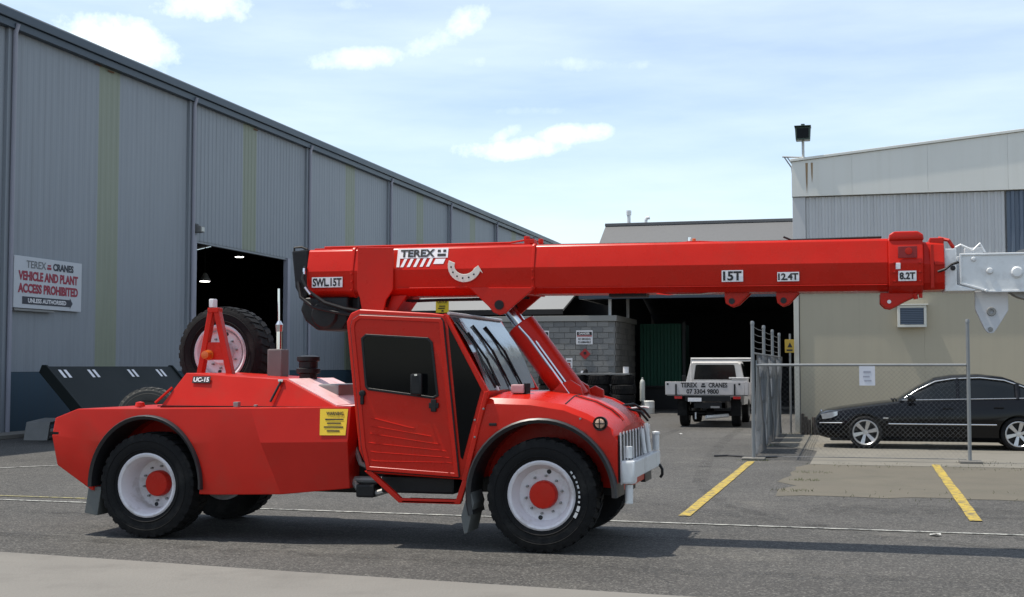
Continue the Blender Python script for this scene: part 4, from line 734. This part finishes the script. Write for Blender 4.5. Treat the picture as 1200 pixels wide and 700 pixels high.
tp.add([panel_pt(-1.22, 2.60), panel_pt(-1.12, 2.60), panel_pt(-1.10, 2.65), panel_pt(-1.20, 2.65)], [(0, 1, 2, 3)])
tpo = tp.build('name_plate', decal, boom, smooth=0); sl = -math.atan2(.055, .2)
text('TEREX', .10, ink, tpo, panel_pt(-1.385, 2.709, .0075), (R(90)+sl, 0, 0), .0035, .345)
MB().add([panel_pt(-1.185, 2.675, .007), panel_pt(-1.10, 2.675, .007), panel_pt(-1.10, 2.70, .007), panel_pt(-1.185, 2.70, .007)], [(0, 1, 2, 3)]).add([panel_pt(-1.185, 2.715, .007), panel_pt(-1.155, 2.715, .007), panel_pt(-1.155, 2.74, .007), panel_pt(-1.185, 2.74, .007)], [(0, 1, 2, 3)]).add([panel_pt(-1.13, 2.715, .007), panel_pt(-1.10, 2.715, .007), panel_pt(-1.10, 2.74, .007), panel_pt(-1.13, 2.74, .007)], [(0, 1, 2, 3)]).build('logo', ink, tpo, smooth=0)
# boom angle indicator: pale arc
n_ = 14; out_ = []; in_ = []
for k in range(n_+1):
    a = R(160+k*(340-160)/n_); out_.append((-.90+.165*math.cos(a), 2.575+.165*math.sin(a)*.95)); in_.append((-.90+.10*math.cos(a), 2.575+.09*math.sin(a)*.9))
arc = MB().prism(out_+[(-.72, 2.50), (-.765, 2.575)]+in_[::-1], -.285, -.273).build('angle_indicator', pm('pale_indicator', (.66, .66, .58), .5), boom, .002, 1)
mk = MB()
for k in range(6): a = R(185+k*26); mk.lathe([(0, -.288), (.009, -.287), (.009, -.284)], 8, (-.90+.132*math.cos(a), 0, 2.575+.128*math.sin(a)*.92))
mk.build('scale_mark', ink, arc)

# ------------------------------------------------------------------ things by the warehouse
hop = thing('steel_hopper', 'dark steel hopper with sloping plate and white tape marks by warehouse wall', 'hopper', (0, 0, 0)); hopm = pm('hopper_steel', (.009, .013, .013), .6, spec=.2, var=.3, vscale=1.2, bump=.1, bscale=4)
MB().prism([(-16.75, 1.60), (-16.70, 1.63), (-15.3, .14), (-15.3, .03), (-15.5, .03), (-16.8, 1.45)], 24.15, 29.4).build('sloping_plate', hopm, hop, .01)
MB().prism([(-16.8, 1.45), (-15.55, .06), (-17.4, .06), (-17.5, 1.3)], 26.3, 29.3).build('body', hopm, hop, .02)
for y in (24.1, 29.4): MB().prism([(-16.78, 1.66), (-16.68, 1.66), (-15.22, .16), (-15.25, .0), (-15.4, .0), (-16.85, 1.5)], y, y+.07).build('side_rib', hopm, hop, .01)
for y in (24.45, 25.55, 27.2, 28.5):
    for d in (0, .2): MB().prism([(-16.62, 1.553), (-16.617, 1.556), (-16.457, 1.386), (-16.46, 1.383)], y+d, y+d+.1).build('tape_mark', decal, hop, smooth=0)
sw = thing('scrap_wheel', 'dusty loose wheel standing between the hopper and the crane', 'wheel', (-12.75, 21.7, .62), R(20))
link('tyre', tyre_mesh(.62, .33, .42, 30, .03, pm('dusty_tyre', (.06, .058, .052), .85, var=.3, vscale=9)), sw); MB().lathe([(.335, -.17), (.30, -.12), (.28, .02), (0, .03)], 32).build('rim', steelg, sw)
tr = thing('steel_channel', 'short bent grey steel channel lying on the ground beside the hopper end', 'steel channel', (-17.3, 24.7, 0), R(8))
MB().prism([(0, 0), (.12, .40), (.95, .46), (.95, .40), (.18, .34), (.08, 0)], -.3, .25, 'x').build('web', steelg, tr, .01); MB().prism([(.02, 0), (.16, .34), (.93, .40), (.93, .02)], -.3, -.27, 'x').build('flange', steelg, tr, .004)
pd = thing('pallet', 'weathered pallet lying behind the crane before the warehouse doorway', 'pallet', (-15.2, 36.5, 0), R(12))
for k in range(6): box('slat', pm('grey_timber', (.16, .14, .115), .85, var=.3, vscale=4), pd, -.6, .6, -.5+k*.18, -.38+k*.18, .1, .122, .003)
for y in (-.48, 0, .44): box('bearer', pm('grey_timber', (.16, .14, .115), .85), pd, -.55, .55, y-.03, y+.05, 0, .099, .003)

# ------------------------------------------------------------------ road wheels for the small vehicles
def car_wheel(parent, loc, rz, r, wd, spokes, rimmat, ri):
    h = wd/2
    o = MB().lathe([(ri, -h*.9), (ri-.012, -h*.98), (ri-.03, -h*.8), (ri-.035, h*.6), (ri, h*.9)], 40).build('wheel', rimmat, parent, loc=loc, rot=(0, 0, rz), smooth=40)
    MB().lathe([(ri, -h*.85), (ri+.02, -h), (r-.03, -h), (r, -h*.72), (r, h*.72), (r-.03, h), (ri+.02, h), (ri, h*.85)], 40).build('tyre', rub, o)
    MB().lathe([(0, .0), (ri-.03, .0), (ri-.03, .02), (0, .02)], 30).build('brake_disc', blk, o)
    for k in range(spokes):
        a = 2*math.pi*k/spokes+.25; c, s_ = math.cos(a), math.sin(a); vs = []
        for (rr_, hw, y) in ((.03, .026, -h*.55), (ri-.02, .042, -h*.85)):
            for t in (-1, 1):
                vs += [(rr_*c-t*hw*s_, y, rr_*s_+t*hw*c), (rr_*c-t*hw*s_, y+.03, rr_*s_+t*hw*c)]
        MB().add(vs, [(0, 2, 6, 4), (1, 5, 7, 3), (0, 4, 5, 1), (2, 3, 7, 6)]).build('spoke', rimmat, o, .004, 1)
    MB().lathe([(0, -h*.68), (.04, -h*.66), (.05, -h*.4), (.05, .0)], 16).build('hub', rimmat, o)
    return o

# ------------------------------------------------------------------ black sedan
carp = pm('black_car_paint', (.003, .003, .004), .14, spec=.3, var=.2, vscale=3); alloy = pm('silver_alloy', (.55, .54, .53), .3, metal=.6, var=.1, vscale=9); crm = pm('bright_trim', (.6, .6, .6), .2, metal=.9)
cglass = pm('car_glass', (.006, .008, .009), .06, var=.2, spec=.35)
CA = thing('black_sedan', 'glossy black sedan with silver alloy wheels parked before the beige shed', 'car', (1.73, 27.2, 0), math.pi)
def csec(x, zb, zs, hw, zc):
    h = [(x, -hw*.86, zb), (x, -hw*.97, zb+.08), (x, -hw, (zb+zs)*.5), (x, -hw*.985, zs-.09), (x, -hw*.94, zs-.02), (x, -hw*.85, zs+.008), (x, -hw*.45, zc-.005), (x, 0, zc)]
    return h+[(a, -b_, c) for a, b_, c in h[-2::-1]]
cb = MB().rings([csec(2.38, .36, .58, .50, .60), csec(2.31, .24, .66, .68, .70), csec(2.15, .20, .72, .78, .765), csec(1.85, .18, .775, .85, .825), csec(1.42, .17, .835, .885, .885), csec(1.0, .17, .895, .90, .94), csec(.72, .17, .935, .905, .975), csec(0, .17, .955, .91, .96), csec(-.8, .17, .975, .91, .98), csec(-1.42, .17, 1.0, .90, 1.02), csec(-1.95, .20, 1.02, .88, 1.06), csec(-2.32, .26, 1.0, .80, 1.05), csec(-2.47, .36, .92, .70, .96), csec(-2.5, .5, .8, .6, .84)]).build('body', carp, CA, smooth=50)
cut(cb, [MB().lathe([(0, s_*.98), (.365, s_*.98), (.365, s_*.6), (0, s_*.6)], 36, (x, 0, .325)) for x in (1.42, -1.42) for s_ in (-1, 1)], 40)
def gsec(x, zb, zt, hb, ht, o=0):
    h = [(x, -hb-o, zb), (x, -(hb*.35+ht*.65)-o, zb+(zt-zb)*.55), (x, -ht-o, zt-.045), (x, -ht+.10, zt+o*.6), (x, 0, zt+.02+o)]
    return h+[(a, -b_, c) for a, b_, c in h[-2::-1]]
G = [(.78, .93, .965, .80, .74), (.42, .93, 1.205, .81, .67), (.08, .93, 1.375, .815, .625), (-.25, .94, 1.43, .815, .615), (-.75, .95, 1.45, .81, .61), (-1.2, .96, 1.40, .80, .61), (-1.6, .98, 1.255, .79, .63), (-1.98, 1.0, 1.065, .77, .68)]
MB().rings([gsec(*g_) for g_ in G]).build('glasshouse', cglass, CA, smooth=50)
rf = MB()
rp = []
for g_ in G[1:7]:
    s_ = gsec(*g_, o=.012); zs_ = s_[2:7]; rp.append(zs_)
rp[0] = [(x-.28, y, z+.165*0+.128) for x, y, z in rp[0]]; rp[-1] = [(x+.2, y, z+.075) for x, y, z in rp[-1]]
rf.rings(rp, closed=False).build('roof', carp, CA, smooth=60)
for s_ in (-1, 1):
    def gp_(x, f, o=.016):
        for g0, g1 in zip(G[:-1], G[1:]):
            if g0[0] >= x >= g1[0]:
                t = (g0[0]-x)/(g0[0]-g1[0]); zb, zt, hb, ht = [g0[i]+(g1[i]-g0[i])*t for i in (1, 2, 3, 4)]; zt -= .045; y = hb+(ht-hb)*min(1, f*1.15) if f < .6 else hb*.35*(1-f)/.45*1+ht*(1-(.35)*(1-f)/.45) if f < 1 else ht
                return (x, s_*(y+o), zb+(zt-zb)*f)
    MB().tube([gp_(x, 1, .012) for x in (.74, .6, .42, .25, .08, -.1, -.25, -.5, -.75, -1.0, -1.2, -1.4, -1.6, -1.8)], .014, 8).build('window_trim', crm, CA, smooth=60)
    MB().tube([(x, s_*(.835 if x > -1 else .82), .965+(.72-x)*.022) for x in (.72, .3, -.2, -.7, -1.2, -1.7)], .009, 8).build('belt_trim', crm, CA)
    MB().tube([gp_(-.33, f) for f in (0, .3, .5, .62, .8, 1)], .028, 8).build('door_pillar', carp, CA); MB().tube([gp_(-1.42, f) for f in (0, .3, .5, .62, .8, 1)], .05, 8).build('rear_pillar', carp, CA); MB().tube([gp_(.72-.4*f*1.2, min(1, f)) if False else gp_(.74-.06*f, f) for f in (0, .5, 1)], .025, 8).build('windscreen_pillar', carp, CA)
    MB().tube([(x, s_*(.912 if x < .95 else .90), .50) for x in (.98, .6, 0, -.6, -1.02)], .014, 6).build('side_moulding', crm, CA); MB().tube([(2.30, s_*.70, .50), (2.1, s_*.80, .505), (1.86, s_*.86, .51)], .012, 6).build('bumper_moulding', crm, CA)
    mm = MB().lathe([(0, -.1), (.05, -.09), (.075, -.02), (.07, .06), (0, .07)], 14, ax='x').build('mirror', carp, CA, loc=(.56, s_*.985, 1.0)); MB().tube([(0, 0, -.03), (.03, -s_*.13, -.04)], .02, 6).build('mirror_arm', carp, mm)
    MB().rings([[(2.30, s_*.60, .565), (2.30, s_*.60, .655)], [(2.235, s_*.735, .575), (2.235, s_*.735, .685)], [(2.08, s_*.815, .60), (2.08, s_*.81, .715)], [(1.95, s_*.845, .66), (1.95, s_*.835, .735)]], closed=False).build('headlight', pm('headlight_glass', (.5, .52, .55), .12, metal=.5), CA, smooth=60)
    MB().lathe([(0, -.02), (.045, -.015), (.055, .01)], 14, (2.28, s_*.60, .33), ax='x').build('fog_light', crm, CA); box('badge', crm, CA, .98, 1.08, s_*.905-.005, s_*.905+.005, .6, .625, .002); box('door_handle', carp, CA, -.22, -.04, s_*.925-.012, s_*.925+.012, .80, .825, .006); box('door_handle', carp, CA, -1.16, -.98, s_*.922-.012, s_*.922+.012, .82, .845, .006)
    MB().rings([[(-2.45, s_*.55, .78), (-2.45, s_*.55, .93)], [(-2.38, s_*.74, .78), (-2.38, s_*.74, .94)], [(-2.2, s_*.84, .80), (-2.2, s_*.82, .93)]], closed=False).build('tail_light', pm('red_lens', (.5, .02, .02), .2), CA)
for x in (1.42, -1.42):
    for s_ in (-1, 1): car_wheel(CA, (x, s_*.79, .325), 0 if s_ < 0 else math.pi, .325, .21, 6, alloy, .25)
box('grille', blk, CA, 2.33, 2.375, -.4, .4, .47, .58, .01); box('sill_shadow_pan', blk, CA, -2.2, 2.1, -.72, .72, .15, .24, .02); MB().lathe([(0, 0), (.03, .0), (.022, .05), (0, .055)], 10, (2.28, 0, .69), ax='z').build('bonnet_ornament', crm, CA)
for x in (.80, .86): MB().box(x, x+.03, -.6, .6, .955, .975).build('cowl_vent', blk, CA)

# ------------------------------------------------------------------ white utility
utw = pm('white_ute_paint', (.60, .58, .56), .45, coat=.2, var=.06, vscale=3, dirt=(.4, .38, .34), dscale=2.5, damt=.5); utg = pm('ute_tray_white', (.50, .47, .46), .5, var=.1, vscale=3, dirt=(.3, .28, .26), dscale=3, damt=.5)
UT = thing('utility_truck', 'white tray-back utility truck parked facing the dark open shed', 'truck', (-3.65, 34.5, 0))
# local: y forward (away), tray from y=0
tg = MB().box(-1.13, .98, 0, .035, .87, 1.22).build('tailgate', utg, UT, .01); 
for x in (-.86, .70): MB().box(x, x+.04, -.03, 0, .86, 1.16).build('tailgate_hinge', blk, tg, .005)
for x in (-1.09, .82): box('reflector', blk, tg, x, x+.05, -.006, 0, 1.13, 1.18, 0)
text('TEREX', .17, ink, tg, (-.49, -.004, 1.13), bold=.006, width=.44); text('CRANES', .17, ink, tg, (.28, -.004, 1.13), bold=.006, width=.5); MB().box(-.17, -.05, -.003, -.001, 1.07, 1.12).box(-.15, -.07, -.003, -.001, 1.135, 1.18).build('logo', ink, tg, smooth=0); text('07 3304 9800', .165, ink, tg, (-.13, -.004, .96), bold=.006, width=.86)
for x0, x1 in ((-1.13, -1.095), (1.07, 1.105)): MB().box(x0, x1, .04, 2.0, .87, 1.2).build('tray_side', utg, UT, .008)
MB().box(-1.09, 1.06, .04, 2.0, .84, .875).build('tray_floor', steelg, UT, .004); MB().box(.985, 1.07, .0, .04, .87, 1.24).build('corner_post', utg, UT, .008)
MB().tube([(-.66, 1.98, .87), (-.66, 1.98, 1.85), (1.02, 1.98, 1.85), (1.02, 1.98, .87)], .03, 8).build('headboard', utw, UT); MB().tube([(-.66, 1.98, 1.79), (1.02, 1.98, 1.79)], .022, 8).build('headboard_rail', utw, UT)
MB().box(.62, 1.04, .25, .7, .88, 1.30).build('toolbox', utw, UT, .02); MB().box(.55, 1.06, .2, .75, 1.302, 1.335).build('toolbox_lid', utw, UT, .008)
uc = MB().rings([[(-.80, y, .55), (-.82, y, 1.2), (-.70+ins, y, zt-.06), (-.62+ins, y, zt), (.62-ins, y, zt), (.70-ins, y, zt-.06), (.82, y, 1.2), (.80, y, .55)] for y, zt, ins in ((2.06, 1.74, .0), (2.25, 1.80, -.01), (3.0, 1.80, -.01), (3.7, 1.22, -.1))]).build('cab', utw, UT, .015)
MB().prism([(-.60, 1.26), (.60, 1.26), (.545, 1.66), (.51, 1.68), (-.51, 1.68), (-.545, 1.66)], 2.048, 2.056).build('rear_window', cglass, UT, smooth=0)
for s_ in (-1, 1):
    MB().prism([(2.12, 1.24), (2.9, 1.24), (3.35, 1.24), (2.95, 1.68), (2.2, 1.68)], s_*.83, s_*.70, 'x').build('side_window', cglass, UT) if False else None
    MB().add([(s_*.825, 2.2, 1.22), (s_*.825, 3.4, 1.22), (s_*.72, 2.95, 1.7), (s_*.72, 2.2, 1.7)], [(0, 1, 2, 3)]).build('side_window', cglass, UT, smooth=0)
    MB().prism([(-.06, .0), (.06, 0), (.06, .17), (-.06, .17)], -.03, 0).build('mirror', blk, UT, .01, loc=(s_*.98, 2.9, 1.2)); box('tail_light', pm('red_lens', (.5, .02, .02), .2), UT, s_*.78-.1, s_*.78+.1, -.01, .03, .76, .83)
    box('mud_flap', rub, UT, s_*.72-.13, s_*.72+.13, .34, .36, .30, .80); car_wheel(UT, (s_*.70, .85, .35), R(-90) if s_ < 0 else R(90), .35, .24, 6, steelg, .2); car_wheel(UT, (s_*.70, 3.75, .35), R(-90) if s_ < 0 else R(90), .35, .24, 6, steelg, .2)
MB().rings([[(-.80, y, .5), (-.82, y, zt-.05), (-.7, y, zt), (.7, y, zt), (.82, y, zt-.05), (.80, y, .5)] for y, zt in ((3.45, 1.2), (4.2, 1.12), (4.6, 1.02))]).build('bonnet', utw, UT, .02)
MB().box(-.45, -.37, .05, 4.3, .5, .68).box(.37, .45, .05, 4.3, .5, .68).box(-.45, .45, .05, .15, .52, .66).build('chassis', blk, UT); MB().cyl((-.6, .85, .35), (.6, .85, .35), .07, 12).lathe([(0, -.15), (.13, -.1), (.15, 0), (.13, .1), (0, .15)], 16, (0, .85, .35), ax='x').build('rear_axle', blk, UT)
box('number_plate', decal, UT, -.52, -.16, -.02, -.01, .69, .79, .003); MB().box(-.6, .6, .02, .06, .70, .84).build('rear_bar', blk, UT, .01); MB().cyl((-.05, .1, .27), (.5, .5, .31), .05, 12).build('exhaust_pipe', galv, UT); MB().cyl((-.33, .1, .22), (-.33, .1, .4), .02, 8).build('jack_stand', galv, UT); MB().box(.08, .32, -.01, .02, .52, .57).build('tow_bar', steelg, UT)

# ------------------------------------------------------------------ little things on the ground
grass = pm('dry_grass', (.075, .085, .03), .8, var=.4, vscale=3)
def tufts(name, spots, lab):
    mb = MB(); rr = random.Random(4)
    for (x, y, rad, n) in spots:
        for _ in range(n):
            a = rr.uniform(0, 6.28); d = rad*math.sqrt(rr.random()); px_, py_ = x+d*math.cos(a), y+d*math.sin(a)*.6; h = rr.uniform(.012, .045); lean = rr.uniform(-.03, .03); wv = rr.uniform(.003, .006)
            mb.add([(px_-wv, py_, 0), (px_+wv, py_, 0), (px_+lean, py_+rr.uniform(-.02, .02), h)], [(0, 1, 2)])
    return tag(mb.build(name, grass, smooth=0), lab, 'grass', None, 'stuff')
tufts('grass', [(-.75, 17.2, .3, 60), (-.62, 18.8, .22, 60), (-.55, 20.2, .3, 40), (.3, 21.9, 1.0, 60), (2.4, 21.9, 1.2, 90), (-1.6, 22.6, .3, 60), (-1.5, 27, .4, 60), (-1.5, 31.6, .4, 60), (2.2, 22.9, .5, 60), (1.2, 16.8, 1.6, 50)], 'thin dry grass growing in the joints of the concrete')
lit = pm('litter_paper', (.4, .4, .38), .7); rl = random.Random(12)
for (x, y) in ((.78, 13.0), (-3.9, 30.8)):
    k = rl.uniform(.4, .6); o = MB().add([(-.09*k, -.05, .012), (0, -.06, .03*k), (.1*k, -.02, .012), (.08*k, .05, .03), (-.02, .06, .014), (-.1*k, .03, .028)], [(0, 1, 5), (1, 4, 5), (1, 3, 4), (1, 2, 3)]).build('litter', lit, None, loc=(x, y, .0), rot=(0, 0, rl.uniform(0, 6)), smooth=0)
    tag(o, 'crumpled pale scrap of paper lying on the asphalt', 'litter', 'paper scraps on the asphalt')
dk = pm('dark_hose', (.02, .02, .022), .6)
tag(MB().tube([(-2.35+.22*i, 23.3+.18*math.sin(i*1.4), .02) for i in range(6)], .018, 6).build('loose_hose', dk), 'thin dark hose lying on asphalt at the foot of the fence post', 'hose')
